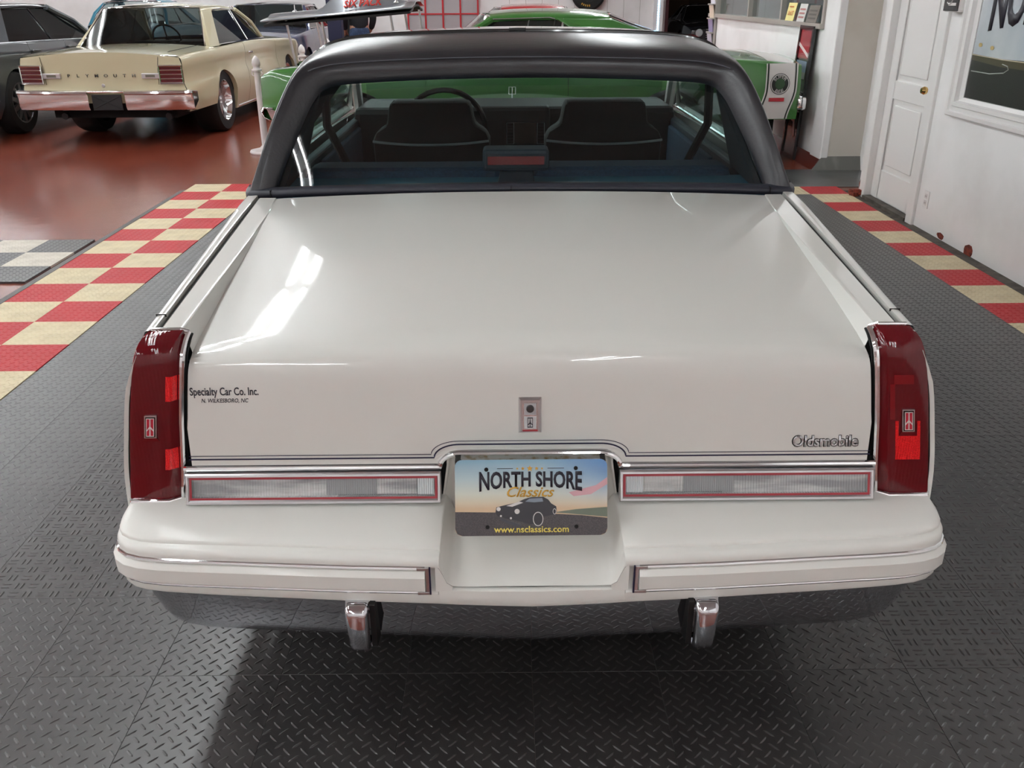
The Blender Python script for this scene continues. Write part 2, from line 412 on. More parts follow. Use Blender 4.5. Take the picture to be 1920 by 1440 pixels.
tm = empty('tile_mat', (.2, 3.6, 0), label='mat of black diamond-plate tiles with red and cream border under the white coupe', cat='floor mat')
tx, ty = .2, 3.6
def put(name, me, x, y, par, ox, oy):
    o = link(name, me, None, par); o.location = (x-ox, y-oy, 0); return o
for i in range(-8, 7):
    for j in range(-2, 18):
        xa, ya = .352+T*i, 1.635+T*j
        if ya+T > 7.05: continue
        cx, cy = xa+T/2, ya+T/2
        bask = (-1.46 < cx < -.84 and ya > 1.9) or (.94 < cx < 1.56 and ya > 1.6)
        put('black_tile', tmesh('basket' if bask else 'diamond', T, T, M_tblk), cx, cy, tm, tx, ty)
for j in range(-8, 12):
    cy = 3.832+.316*(j+.5)
    for c in (0, 1):
        red = (j+c) % 2 == 0      # outer column c=0
        x = -2.37+(-.5 if c == 0 else .5)*.316
        put('red_tile' if red else 'cream_tile', tmesh('diamond', .316, .316, M_tred if red else M_tcrm), x, cy, tm, tx, ty)
for j in range(-10, 11):
    cy = 4.017+.302*(j+.5); red = j % 2 == 0
    put('red_tile' if red else 'cream_tile', tmesh('diamond', .31, .302, M_tred if red else M_tcrm), 2.431+.155+.02, cy, tm, tx, ty)
put('cream_tile', tmesh('diamond', .31, .302, M_tcrm), 2.431-.135, 4.017+.302*10.5, tm, tx, ty)
put('red_tile', tmesh('diamond', .31, .302, M_tred), 2.431-.445, 4.017+.302*10.5, tm, tx, ty)
MB().plate([(-2.690-tx, 0, 0), (-2.75-tx, 0, 0), (-2.745-tx, 0, .003), (-2.690-tx, 0, .012)], (0, 6.1, 0)).build('edge_ramp', M_tblk, tm, smooth=0).location = (0, 1.3-ty, 0)
t2 = empty('tile_mat', (-3.2, 5.3, 0), label='checker of black and white floor tiles at the left edge of the photo', cat='floor mat')
for r, (ya, yb) in enumerate(((5.455, 5.765), (5.14, 5.455), (4.825, 5.14))):
    for q in range(4):
        x = -2.91-.305*q; wht = (r+q) % 2 == 1
        me = tmesh('diamond', .305, .312, M_twht if wht else M_tblk)
        put('white_tile' if wht else 'black_tile', me, x+.0, (ya+yb)/2, t2, -3.2, 5.3)

# ------------------------------------------------------------------ generic car pieces
def wheel(root, x, y, r, w, style='plain', side=1, z0=0.):
    """side = +1 when the outer face looks towards +x"""
    zz = r+z0
    t = MB(); a = r*.66
    t.lathe([(a, -w/2), (r*.93, -w/2), (r*.99, -w*.36), (r, -w*.2), (r, w*.2), (r*.99, w*.36), (r*.93, w/2), (a, w/2), (a, -w/2)], (x, y, zz), 'X', 40)
    tr = t.build('tire', M_tire, root)
    o = side*w/2
    c = MB()
    c.lathe([(a*1.02, o*.98), (a*.97, o*.99), (a*.93, o*.7), (a*.86, o*.35), (0, o*.3)], (x, y, zz), 'X', 40)
    if style == 'alloy':
        c.build('rim', mat('rim_dark', '1b1c1e', .4), tr)
        s = MB()
        for k in range(10):
            an = 2*PI*k/10; R = Matrix.Rotation(an, 3, 'X')
            P = [Vector(p) for p in ((0, -.035, .03), (0, .035, .03), (0, .022, a*.95), (0, -.022, a*.95))]
            s.plate([R@p+Vector((x+o*.95, y, zz)) for p in P], (-side*.03, 0, 0))
        s.lathe([(.0, o*1.0), (.045, o*.99), (.055, o*.8)], (x, y, zz), 'X', 16)
        s.lathe([(a*1.0, o*1.0), (a*.92, o*.97), (a*.92, o*.8)], (x, y, zz), 'X', 40)
        s.build('spokes', mat('rim_silver', '6f7173', .3, metal=.7), tr)
    elif style == 'mag':
        c.build('rim', M_chrome, tr)
        s = MB()
        for k in range(5):
            R = Matrix.Rotation(2*PI*k/5+.3, 3, 'X')
            P = [Vector(p) for p in ((0, -.03, .02), (0, .03, .02), (0, .045, a*.88), (0, -.045, a*.88))]
            s.plate([R@p+Vector((x+o*.62, y, zz)) for p in P], (-side*.03, 0, 0))
        s.lathe([(.0, o*.8), (.05, o*.78), (.06, o*.5)], (x, y, zz), 'X', 16)
        s.build('spokes', M_satin, tr)
    else:
        c.build('rim', M_satin, tr)
        MB().lathe([(0, o*.8), (a*.35, o*.75), (a*.6, o*.45), (a*.62, o*.3)], (x, y, zz), 'X', 24).build('hub_cap', M_chrome, tr)
    return tr

class Car:
    """side shell described by W(y), ztop(y), a bulge profile below the shoulder and wheel arches"""
    def __init__(s, root, W, zt, prof, sill, axles, ra, paint, zc=.33, shear=None, zbx=None):
        s.root, s.W, s.zt, s.prof, s.sill, s.ax, s.ra, s.m, s.zc, s.shear, s.zbx = root, W, zt, prof, sill, axles, ra, paint, zc, shear, zbx
    def zb(s, y):
        z = s.zbx(y) if s.zbx else s.sill
        for a in s.ax:
            d = abs(y-a)
            if d < s.ra: z = max(z, s.zc+math.sqrt(s.ra**2-d*d))
        return z
    pg = staticmethod(lambda y: 1.)
    def x(s, y, z): return s.W(y)+s.prof(max(0, s.zt(y)-z))*s.pg(y)
    def pt(s, sg, y, z, off=0.):
        yy = y+(s.shear(y, z) if s.shear else 0)
        return (sg*(s.x(y, z)+off), yy, z)
    def ys(s, a, b, n):
        L = lsp(a, b, n)
        for w in s.ax:
            for t in range(0, 19):
                v = w+s.ra*math.cos(PI*t/18)*.9999
                if a < v < b: L.append(v)
        L.sort(); o = [L[0]]
        for v in L[1:]:
            if v-o[-1] > .004: o.append(v)
        return o
    def panel(s, name, a, b, sg, n=10, gap=.003, top=((.006, .005), (.016, .010), (.034, .012)), m=None, K=14, lip=True, **k):
        rows = []
        for y in s.ys(a+gap, b-gap, n):
            z0, z1 = s.zb(y), s.zt(y); r = []
            if lip:
                p = s.pt(sg, y, z0); r.append((p[0]-sg*.05, p[1], p[2])); 
            for i in range(K+1):
                f = i/K; f = 1-(1-f)**1.25
                r.append(s.pt(sg, y, z0+(z1-z0)*f))
            yy = y+(s.shear(y, z1) if s.shear else 0)
            for dx, dz in top: r.append((sg*(s.W(y)-dx), yy, z1+dz))
            rows.append(r)
        return MB().grid(rows).build(name, m or s.m, s.root, smooth=40, **k)
    def top(s, name, a, b, inset=.038, crown=.03, n=10, m=None, dz=.012, nx=10, drop=None, **k):
        rows = []
        for y in lsp(a, b, n):
            w = s.W(y)-inset
            rows.append([(w*t, y, s.zt(y)+dz+crown*(1-t*t)+(drop(t, y) if drop else 0)) for t in lsp(-1, 1, nx*2+1)])
        return MB().grid(rows).build(name, m or s.m, s.root, smooth=40, **k)
    def end(s, name, y, z0, z1, bulge, m=None, n=12, K=8, crown=0., **k):
        """closing panel across the car at y, bulging by `bulge` in y"""
        rows = []
        for z in lsp(z0, z1, K):
            w = s.x(y, z)-.004
            g = (z-z0)/(z1-z0); g = g*g
            rows.append([(w*t, y+bulge*(1-abs(t)**4), z+g*((crown+.012 if crown else 0)*(1-t*t))) for t in lsp(-1, 1, 2*n+1)])
        if crown: rows.append([(p[0], y+.012*(1 if bulge < 0 else -1), p[2]+.002) for p in rows[-1]])
        return MB().grid(rows).build(name, m or s.m, s.root, smooth=40, **k)
    def overlay(s, name, sg, quad, m, off=.002, n=8, K=10, parent=None):
        """thin decal that follows the side; quad(t, f) -> (y, z)"""
        rows = [[s.pt(sg, *quad(t/n, f/K), off) for f in range(K+1)] for t in range(n+1)]
        return MB().grid(rows).build(name, m, parent or s.root, smooth=40)
    def under(s, a, b, w, z0=.20, z1=.55):
        MB().bb(-w, w, a, b, z0, z1).build('underbody', M_under, s.root, smooth=0)

def greenhouse(root, m, yA, yB, yC, yD, zb, zr, wb, wr, crown=.03, cF=None, glassm=None, c_base=.45, c_top=.25, trim=M_chrome, wsm=None, bl=None, rail=.02, ws_w=None, qtr=True, roofm=None, pillar=.028, ratio=.5):
    """roof, pillars and glass. yA/yB windscreen base and top, yC/yD rear window top and base. c_base / c_top: where the rear pillar's front edge stands in front of yD / yC"""
    g = glassm or M_sideg
    rows = []; n = 12
    for i in range(n+1):
        t = i/n; y = yB+(yC-yB)*t
        e = .022*(abs(2*t-1)**3)
        w = wr*(1-.04*abs(2*t-1)**2)
        r = [(-w-rail, y, zr-.055-e), (-w-rail*.6, y, zr-.03-e), (-w, y, zr-.012-e)]
        r += [(w*q, y, zr+crown*(1-q*q)-e) for q in lsp(-.94, .94, 11)]
        r += [(w, y, zr-.012-e), (w+rail*.6, y, zr-.03-e), (w+rail, y, zr-.055-e)]
        rows.append(r)
    MB().grid(rows).build('roof', roofm or m, root, smooth=50, sub=1)
    ztop = zr-.05
    wrt = wr+rail
    for s in (-1, 1):
        MB().tube([(s*(wb-.02), yA, zb-.03), (s*((wb+wrt)/2+.01), (yA+yB)/2, (zb+ztop)/2+.02), (s*wrt*.99, yB-.02, ztop)], pillar, 8).build('windscreen_pillar', m, root)
        P = [(s*wb, yD, zb-.02), (s*wb, yD+c_base, zb-.02), (s*wrt, yC+c_top, ztop+.01), (s*wrt*.98, yC-.02, ztop)]
        MB().plate(P, (-s*.05, 0, 0)).build('rear_pillar', roofm or m, root, smooth=0, bevel=.012)
        a, b = (s*(wb-.012), yA-.06, zb-.02), (s*(wb-.012), yD+c_base, zb-.02)
        c, d = (s*(wrt-.012), yC+c_top, ztop), (s*(wrt-.012), yB-.10, ztop)
        MB().plate([a, b, c, d], (-s*.005, 0, 0)).build('side_window', g, root, smooth=0)
        ym = yD+c_base+(yA-yD-c_base)*ratio; 
        if qtr: MB().tube([(s*(wb-.01), ym, zb-.02), (s*(wrt-.01), ym-.08, ztop)], .012, 6).build('window_divider', trim, root)
        MB().tube([(s*(wb+.002), yA-.05, zb+.0), (s*(wb+.002), yD+c_base, zb+.0)], .010, 6).build('belt_trim', trim, root)
        MB().tube([(s*wrt, yC+c_top, ztop), (s*wrt, (yB+yC)/2, ztop+.012), (s*wrt, yB-.03, ztop)], .009, 6).build('drip_rail', trim, root)
    def pane(name, y0, y1, w0, w1, m_, bow):
        rows = []
        for t in lsp(0, 1, 6):
            y = y0+(y1-y0)*t; w = w0+(w1-w0)*t; z = zb-.02+(zr-.02-zb+.02)*t
            rows.append([(w*q, y+bow*(1-q*q), z+.012*(1-q*q)*t) for q in lsp(-1, 1, 11)])
        MB().grid(rows).build(name, m_, root, smooth=60)
        e = [Vector(p) for p in rows[0]]+[Vector(r[-1]) for r in rows[1:]]+[Vector(p) for p in rows[-1][-2::-1]]+[Vector(r[0]) for r in rows[-2:0:-1]]
        MB().tube(e, .007, 6, close=True).build(name+'_trim', trim, root)
    pane('windscreen', yA, yB, wb-.05, wr-.01, wsm or g, .10)
    pane('rear_window', yD, yC, wb-.06 if bl is None else bl, wr-.02, g, -.06)

def cabin(root, y0, y1, w, zf, zseat, m, ydrv, mdash=None, rows=((.0, 2),), wheel_x=None):
    """dark tub, dash board, seats and steering wheel"""
    b = MB(); b.bb(-w, w, y0, y1, .25, zf); b.build('cabin_tub', M_under, root, smooth=0)
    MB().bb(-w+.02, w-.02, y1-.35, y1-.02, zf, zseat-.03).build('dash_board', mdash or M_dash, root, smooth=0, bevel=.03)
    for y, nseat in rows:
        for i in range(nseat):
            cx = (i-(nseat-1)/2)*(2*w/nseat)*.95; hw = w/nseat*.86
            MB().bb(cx-hw, cx+hw, y-.08, y+.10, zf-.2, zseat).build('seat_back', m, root, bevel=.05)
            MB().bb(cx-hw, cx+hw, y, y+.5, zf-.25, zf).build('seat_cushion', m, root, bevel=.05)
    wx = -w*.5 if wheel_x is None else wheel_x
    R = Matrix.Rotation(math.radians(-65), 3, 'X')
    pts = [R@Vector((.185*math.cos(a), .185*math.sin(a), 0))+Vector((wx, ydrv, zseat+.0)) for a in [2*PI*k/24 for k in range(24)]]
    sw = MB().tube(pts, .013, 6, close=True).build('steering_wheel', M_black, root)
    c = Vector((wx, ydrv, zseat))
    sp = MB()
    for k in (0, 12, 18): sp.tube([c, pts[k]], .011, 6)
    sp.tube([c, c+Vector((0, .35, -.12))], .03, 8).build('steering_column', M_black, sw)

# ------------------------------------------------------------------ the white coupe
CX, CY = .045, 4.0
car = empty('coupe', (CX, CY, 0), label='white two-door coupe with black padded vinyl roof parked in the foreground', cat='car')
def mc(mb, name, m, parent=None, **k):
    mb.v = [(p[0], p[1]-CY, p[2]) for p in mb.v]
    return mb.build(name, m, parent or car, **k)
def L2(p): return (p[0], p[1]-CY, p[2])
def sst(t): t = max(0, min(1, t)); return t*t*(3-2*t)

lensY = table((.532, 1.590), (.60, 1.594), (.70, 1.600), (.80, 1.606), (.845, 1.611), (.866, 1.620), (.879, 1.636), (.885, 1.655))
ztop = table((1.655, .880), (2.0, .897), (2.71, .924), (4.0, .94), (4.8, .925), (5.1, .895), (5.5, .862), (6.45, .79))
Wf = table((1.655, .774), (2.0, .799), (2.4, .829), (2.74, .854), (3.6, .868), (4.6, .866), (5.6, .85), (6.2, .82), (6.45, .77))
pf = table((0, 0), (.012, .003), (.04, .014), (.10, .041), (.19, .059), (.31, .076), (.40, .079), (.5, .06), (.72, -.03))
def shear(y, z):
    y += CY; return (lensY(z)+.012-1.667)*max(0, 1-(y-1.667)/.5)
mcar = Car(car, lambda y: Wf(y+CY), lambda y: ztop(y+CY), pf, .22, (2.72-CY, 5.47-CY), .375, M_white, shear=shear,
           zbx=lambda y: .40 if y+CY < 2.0 else (.40-.18*sst((y+CY-2.0)/.3)))
mcar.pg = lambda y: 1-.5*sst((y+CY-1.70)/.5)
ug = table((1.655, .752), (2.71, .815))
def gaptop(y): return Wf(y)-ug(y)-.004
for s in (-1, 1):
    # quarter panel with its narrow top
    rows = []
    for y in mcar.ys(1.667-CY, 3.42-CY, 16):
        z0, z1 = mcar.zb(y), mcar.zt(y); r = []
        for i in range(15): r.append(mcar.pt(s, y, z0+(z1-z0)*(1-(1-i/14)**1.25)))
        Y = y+CY; yy = y+shear(y, z1); w = gaptop(Y)
        r += [(s*(Wf(Y)-.0015), yy, z1+.003), (s*(Wf(Y)-.005), yy, z1+.005), (s*(Wf(Y)-w+.004), yy, z1+.0065), (s*(Wf(Y)-w), yy, z1+.0055), (s*(Wf(Y)-w), yy, z1-.03)]
        rows.append(r)
    q = MB().grid(rows).build('quarter_panel', M_white, car, smooth=26)
    MB().tube([(s*(ug(Y)-.003), Y-CY, ztop(Y)-.006) for Y in lsp(1.66, 2.72, 9)], .0045, 6).build('trunk_gap', M_gap, q)
    # rear return edge of the quarter panel beside the lamp
    z_ = lsp(.45, .880, 14)
    e = MB().grid([[mcar.pt(s, 1.667-CY, z) for z in z_], [(p[0]-s*.004, p[1]-.012, p[2]) for p in [mcar.pt(s, 1.667-CY, z) for z in z_]], [(p[0]-s*.012, p[1]-.008, p[2]) for p in [mcar.pt(s, 1.667-CY, z) for z in z_]]])
    e.build('quarter_edge', M_white, q, smooth=40)
    MB().bb(s*.769-.011, s*.769+.011, 1.735-CY, 1.7358-CY, .886, .8921).build('filler_seam', M_gap, q, smooth=0)
    mcar.panel('door', 3.42-CY, 4.72-CY, s)
    mcar.panel('front_fender', 4.72-CY, 6.45-CY, s)
    for Yc in (2.72, 5.47):
        wheel(car, s*.76, Yc-CY, .335, .20, 'plain', s, .016)
mcar.top('hood', 4.98-CY, 6.43-CY, crown=.018)
mcar.end('front_panel', 6.44-CY, .35, .80, .05)
MB().bb(-.55, .55, 6.49-CY, 6.52-CY, .5, .74).build('grille', M_chrome, car, smooth=0, bevel=.01)
for s in (-1, 1):
    MB().bb(s*.68-.11, s*.68+.11, 6.45-CY, 6.49-CY, .55, .72).build('headlamp', M_clear2, car, smooth=0, bevel=.01)
MB().bb(-.86, .86, 6.47-CY, 6.62-CY, .38, .52).build('front_bumper', M_chrome, car, bevel=.03)
mcar.under(1.75-CY, 6.3-CY, .72, .2, .6)
orn = MB(); orn.lathe([(0, 0), (.02, .002), (.012, .012), (.005, .02), (.005, .05)], (0, 6.05-CY, .845), 'Z', 12)
for (a, b) in (((-.022, .05), (.022, .05)), ((.022, .05), (.022, .095)), ((.022, .095), (-.022, .095)), ((-.022, .095), (-.022, .05)), ((0, .05), (0, .095))):
    orn.tube([(a[0], 6.05-CY, .845+a[1]), (b[0], 6.05-CY, .845+b[1])], .003, 6)
orn.build('hood_ornament', M_chrome, car)

# trunk lid -------------------------------------------------------
zr_ = table((1.655, .8855), (2.71, .930))
zc_ = table((1.66, .836), (1.75, .848), (2.0, .872), (2.3, .899), (2.55, .917), (2.71, .928))
ur_ = table((1.655, .700), (2.50, .737), (2.71, .757))
Yface = table((.60, 1.598), (.70, 1.609), (.775, 1.620), (.80, 1.6245), (.815, 1.630), (.826, 1.639), (.836, 1.660))
def arch(u, b=.188, a=.146): u = abs(u); return 1. if u <= a else (0. if u >= b else math.sqrt(1-((u-a)/(b-a))**2))
def zbl(u): return .606+.029*arch(u)
def crn(u): return .015*(1-abs(u/.70)**2.2)
FR = [-1, -.99, -.97, -.88, -.75, -.5, -.25, 0, .25, .5, .75, .88, .97, .99, 1]
lid = MB(); rows = []
for Y in lsp(2.70, 1.66, 18):
    g = ug(Y)-.0065; ur = ur_(Y); k = max(0, min(1, (2.5-Y)/(2.5-1.66))); fw = .003+.010*k; ui = ur-fw
    zr = zr_(Y); zc = zr-.0003-.0425*k-.007*(max(0, 1.98-Y)/.32)**2
    L = [(-g, Y, zr-.03), (-g, Y, zr-.003), (-g+.004, Y, zr), (-(ur+g)/2, Y, zr), (-ur-.008, Y, zr), (-ur-.001, Y, zr), (-ur+.001, Y, zr-.0012*k)]
    Cc = [(ui*t, Y, zc+crn(ui*t)*(1 if abs(t) < 1 else 1)) for t in FR]
    Rr = [(-p[0], p[1], p[2]) for p in L[::-1]]
    rows.append(L+Cc+Rr)
lid.grid(rows)
last = rows[-1][7:22]
face = []
ZF = [.836, .832, .826, .819, .811, .80, .78, .75, .71]
us = [p[0] for p in last]; xw = [-.675+(.675*2)*i/40 for i in range(41)]
def face_w(z): return table((.836, .686), (.82, .688), (.80, .6905), (.70, .7015), (.60, .712))(z)
lid_us = sorted(set([round(v, 4) for v in [t*.686 for t in FR]]+[round(v, 4) for v in lsp(-.23, .23, 25)]+[round(q_*v, 4) for q_ in (-1, 1) for v in (.1875, .187, .186, .184, .181, .177, .172, .166, .16, .153)]))
def face_row(z, zu=None):
    r = []
    for u in lid_us:
        uu = u/.686*face_w(z) if abs(u) > .24 else u
        zz = z if zu is None else zu(u)
        r.append((uu, Yface(zz), zz+crn(u)*max(0, min(1, (zz-.62)/.2))))
    return r
R_ = [face_row(z) for z in ZF]
for f in (.2, .4, .6, .75, .88, 1.):
    R_.append(face_row(.68, lambda u, f=f: .71+(zbl(u)-.71)*f))
lid.grid(R_)
for s in (0, -1): lid.grid([[r[s] for r in R_], [(r[s][0], r[s][1]+.04, r[s][2]) for r in R_]])
lid.grid([R_[-1], [(p[0], p[1]+.012, p[2]-.002) for p in R_[-1]]])
lid_o = mc(lid, 'trunk_lid', M_white, smooth=32, merge=.002)
def ribbon(name, off, wid, m):
    P = [(-.708+i*.05, 0) for i in range(10)]
    B_ = .188+off*.8; P = [(u, .606+off) for u, _ in P if u < -B_-.01]+[(-(.146+(B_-.146)*math.sin(t)), .606+off+.029*math.cos(t)) for t in lsp(PI/2, 0, 14)]
    P = P+[(-u, z) for u, z in P[::-1]]; a, b = [], []
    for i, (u, z) in enumerate(P):
        p0, p1 = P[max(i-1, 0)], P[min(i+1, len(P)-1)]; dx, dz = p1[0]-p0[0], p1[1]-p0[1]; L = math.hypot(dx, dz)
        nx, nz = -dz/L*wid/2, dx/L*wid/2
        a.append((u-nx, Yface(z-nz)-.0009, z-nz)); b.append((u+nx, Yface(z+nz)-.0009, z+nz))
    mc(MB().grid([a, b]), name, m, lid_o, smooth=0)
ribbon('pinstripe', .0140, .0032, M_pin); ribbon('pinstripe', .0213, .0016, M_pin)
mc(MB().tube([(u, Yface(zbl(u))-.003, zbl(u)-.0055) for u in sorted(lsp(-.72, .72, 61)+[q_*(.146+.042*math.sin(PI/2*i/12)) for q_ in (-1, 1) for i in range(13)])], .0058, 8), 'lower_moulding', M_chrome, lid_o)

# dark recess behind lights
for s in (-1, 1): mc(MB().bb(s*.454-.276, s*.454+.276, 1.612, 1.63, .50, .61), 'light_recess', M_gap, smooth=0)
mc(MB().bb(-.77, .77, 1.66, 1.70, .40, .80), 'rear_bulkhead', M_gap, smooth=0)

# back-up lights --------------------------------------------------
def yb(z): return 1.590+(z-.60)*.35
for s in (-1, 1):
    a, b, z0, z1 = .186, .716, .533, .594
    def rp(u, z, o): return (s*u, yb(z)-o, z)
    def ring(i, o): return [rp(a+i, z0+i, o), rp(b-i, z0+i, o), rp(b-i, z1-i, o), rp(a+i, z1-i, o)]
    fr = MB(); fr.grid([ring(0, -.02), ring(0, .004), ring(.002, .006), ring(.006, .006), ring(.008, .002)], close=True)
    f = mc(fr, 'back_up_light', M_satin, smooth=30)
    mc(MB().grid([ring(.008, .002), ring(.0125, .002)], close=True), 'red_line', M_redl, f, smooth=0)
    mc(MB().grid([ring(.0125, .002), ring(.0125, -.004)], close=True).add(ring(.0125, -.004), [(0, 1, 2, 3)]), 'lens', M_clear, f, smooth=0)
    def blk(name, ua, ub, za, zb_, m, o):
        mc(MB().grid([[rp(ua, za, -.006), rp(ub, za, -.006), rp(ub, zb_, -.006), rp(ua, zb_, -.006)], [rp(ua, za, o), rp(ub, za, o), rp(ub, zb_, o), rp(ua, zb_, o)]], close=True).add([rp(ua, za, o), rp(ub, za, o), rp(ub, zb_, o), rp(ua, zb_, o)], [(0, 1, 2, 3)]), name, m, f, smooth=0)
    blk('lens_block', .201, .235, .547, .5805, M_clear2, .0)
    blk('lens_panel', .238, .318, .552, .5805, M_clear, -.002)
    blk('dull_panel', .32, .425, .547, .5805, M_clear3, -.0025)
    mc(MB().bb(s*.30-.10, s*.30+.10, yb(.548)-.001, yb(.548)+.002, .5463, .549), 'lens_dull_line', M_clear3, f, smooth=0)  # thin dull grey line below the lens panels

# tail lamps ------------------------------------------------------
ZL = [.532, .56, .60, .65, .70, .75, .80, .83, .848, .860, .869, .876, .881, .8845, .8855]
YL = [1.590, 1.5915, 1.594, 1.597, 1.600, 1.603, 1.606, 1.6085, 1.612, 1.617, 1.624, 1.632, 1.641, 1.650, 1.656]
uo = table((.532, .843), (.60, .833), (.70, .818), (.80, .799), (.845, .788), (.87, .779), (.8855, .767))
ui_ = table((.532, .756), (.60, .746), (.70, .732), (.80, .717), (.845, .710), (.87, .706), (.8855, .699))
uc_ = table((.532, .738), (.60, .729), (.70, .719), (.80, .705), (.845, .699), (.87, .697), (.8855, .697))
for s in (-1, 1):
    rows = []; inner = []; outer = []
    for i, (z, Y) in enumerate(zip(ZL, YL)):
        o, n, c = uo(z), ui_(z), uc_(z)
        t = sst((z-.83)/.055)
        cz = z-.012*t; cy = Y+.013+.003*t
        inner.append((s*c, cy, cz)); outer.append((s*(o+.002), Y+.006, z))
        rows.append([(s*(o+.001), Y+.006, z-.002*t), (s*(o-.001), Y+.002, z), (s*(o-.006), Y, z), (s*(o*.6+n*.4), Y-.001, z), (s*(n+.004), Y, z), (s*(n-.001), Y+.003, z-.0005*t), (s*c, cy, cz)])
    lp = mc(MB().grid(rows), 'tail_lamp', M_red, smooth=40)
    bz = MB()
    ip = [(p[0]-s*.004, p[1]-.002, p[2]) for p in inner]
    bz.tube(ip, .0062, 8)
    bz.tube([(s*.848, 1.604, .530), (s*.838, 1.587, .528), (s*.758, 1.586, .528), (s*.734, 1.601, .529)], .0052, 8)
    bz.tube([(s*.762, 1.660, .8858), (s*.704, 1.660, .8862), (s*.693, 1.672, .877)], .0042, 8)
    mc(bz, 'chrome_bezel', M_chrome, lp)
    mc(MB().tube([(p[0]-s*.009, p[1]+.010, p[2]-.002) for p in inner[:-1]], .003, 6), 'bezel_gap', M_gap, lp)
    mc(MB().bb(s*.76-.03, s*.76+.03, 1.635, 1.645, .50, .80), 'lamp_housing', M_gap, lp, smooth=0)
    # inset darker panel, emblem and reflectors' returned light painted on the lens
    def Yl(z): return table(*[(a, b) for a, b in zip(ZL, YL)])(z)
    def lpatch(name, ua, ub, za, zb_, m, off=.0012, par=lp):
        r = [[(s*(ua+(ub-ua)*i/2), Yl(z)-off-.001, z) for i in range(3)] for z in lsp(za, zb_, 5)]
        return mc(MB().grid(r), name, m, par, smooth=0)
    ce = .7725; zc0 = .699
    def shu(w, z): return s*(ce+w+.146*(.70-z))
    def ebox(name, w, h, o, m_, dz=0., dw=0.):
        P = [(-w+dw, -h+dz), (w+dw, -h+dz), (w+dw, h+dz), (-w+dw, h+dz)]
        return mc(MB().plate([(shu(x, zc0+z), Yl(zc0+z)-o, zc0+z) for x, z in P], (0, .004, 0)), name, m_, lp, smooth=0)
    ebox('emblem', .0125, .0245, .006, M_satin); ebox('emblem_border', .0102, .0222, .0068, M_blackg); ebox('emblem_field', .0082, .0198, .0074, mat('emblem_red', 'b81c34', .35, coat=.3))
    rk = MB()
    for A in (((-.0011, -.002), (.0011, -.002), (.0009, .0185), (-.0009, .0185)), ((0, -.001), (-.0075, -.0095), (-.0075, -.0065), (0, .0035)), ((0, -.001), (.0075, -.0095), (.0075, -.0065), (0, .0035)),
              ((-.0082, -.0198), (-.0070, -.0198), (-.0070, .0198), (-.0082, .0198)), ((.0082, -.0198), (.0070, -.0198), (.0070, .0198), (.0082, .0198)), ((-.0011, -.0195), (.0011, -.0195), (.0011, -.002), (-.0011, -.002)),
              ((-.0082, .0185), (.0082, .0185), (.0082, .0198), (-.0082, .0198)), ((-.0082, -.0198), (.0082, -.0198), (.0082, -.0185), (-.0082, -.0185))):
        rk.plate([(shu(x, zc0+z), Yl(zc0+z)-.0082, zc0+z) for x, z in A], (0, .001, 0))
    mc(rk, 'emblem_rocket', M_decal, lp, smooth=0)
    mc(MB().plate([(shu(-.0175, .666), Yl(.666)-.0018, .665), (shu(.0175, .666), Yl(.666)-.0018, .665), (shu(.0125, .674), Yl(.675)-.004, .6745), (shu(-.0125, .674), Yl(.675)-.004, .6745)], (0, .003, 0)), 'emblem_base', M_redd, lp, smooth=0)
    if s < 0:
        for za, zb_ in ((.752, .805), (.60, .647)):
            r = [[(s*ui_(z)+s*.012, Yl(z)-.0013, z), (s*ui_(z)+s*.003, Yl(z)-.0013, z), (s*ui_(z)-s*.0015, Yl(z)+.002, z), (s*uc_(z)+s*.004, Yl(z)+.0092, z)] for z in lsp(za, zb_, 5)]
            mc(MB().grid(r), 'reflector_glow', M_redb, lp, smooth=0)
    else:
        def rq(name, w0, w1, za, zb_, m_):
            mc(MB().grid([[(shu(w0+(w1-w0)*i/2, z), Yl(z)-.0022, z) for i in range(3)] for z in lsp(za, zb_, 4)]), name, m_, lp, smooth=0)
        rq('reflector_glow', -.0255, .026, .610, .6635, M_redb); rq('reflector_glow', -.0255, -.0185, .6635, .697, M_redb); rq('reflector_glow', .0195, .026, .6635, .697, M_redb)
        M_mid = mat('lamp_mid_red', '7a0a14', .12, coat=.25)
        rq('reflector_strip', -.028, .012, .777, .797, M_mid); rq('reflector_strip', -.036, -.026, .70, .777, M_mid)

# bumper ----------------------------------------------------------
PATH = [(.188, 1.428, .180, 1.602), (.25, 1.4295, .25, 1.602), (.36, 1.4325, .36, 1.601), (.48, 1.4385, .48, 1.600), (.60, 1.445, .60, 1.599), (.69, 1.4515, .69, 1.598), (.745, 1.457, .742, 1.597),
        (.785, 1.4645, .778, 1.596), (.815, 1.476, .799, 1.597), (.835, 1.492, .814, 1.599), (.848, 1.514, .826, 1.603), (.855, 1.545, .833, 1.612), (.859, 1.60, .838, 1.64), (.862, 1.70, .843, 1.72), (.866, 1.9, .85, 1.92), (.868, 2.15, .855, 2.16)]
N_ = []
for i, p in enumerate(PATH):
    a = PATH[max(i-1, 0)]; b = PATH[min(i+1, len(PATH)-1)]; t = Vector((b[0]-a[0], b[1]-a[1])).normalized(); N_.append(Vector((t.y, -t.x)))
def dzv(u): return -.010*max(0, 1-u/.6)
def zfw(Y): return table((1.425, .416), (1.44, .424), (1.50, .448), (1.56, .470), (1.61, .486))(Y)
prof = [(0, .531), (.25, .527), (.5, .521), (.75, .5115), (.845, .506), (.862, .5025), (.868, .4985), (.885, .4975), (.93, .496), (.965, .4925), (.99, .487), (1, .481), (1, .475), (.985, .4705), (.93, .469)]
bump = MB(); bumps_inner = {}
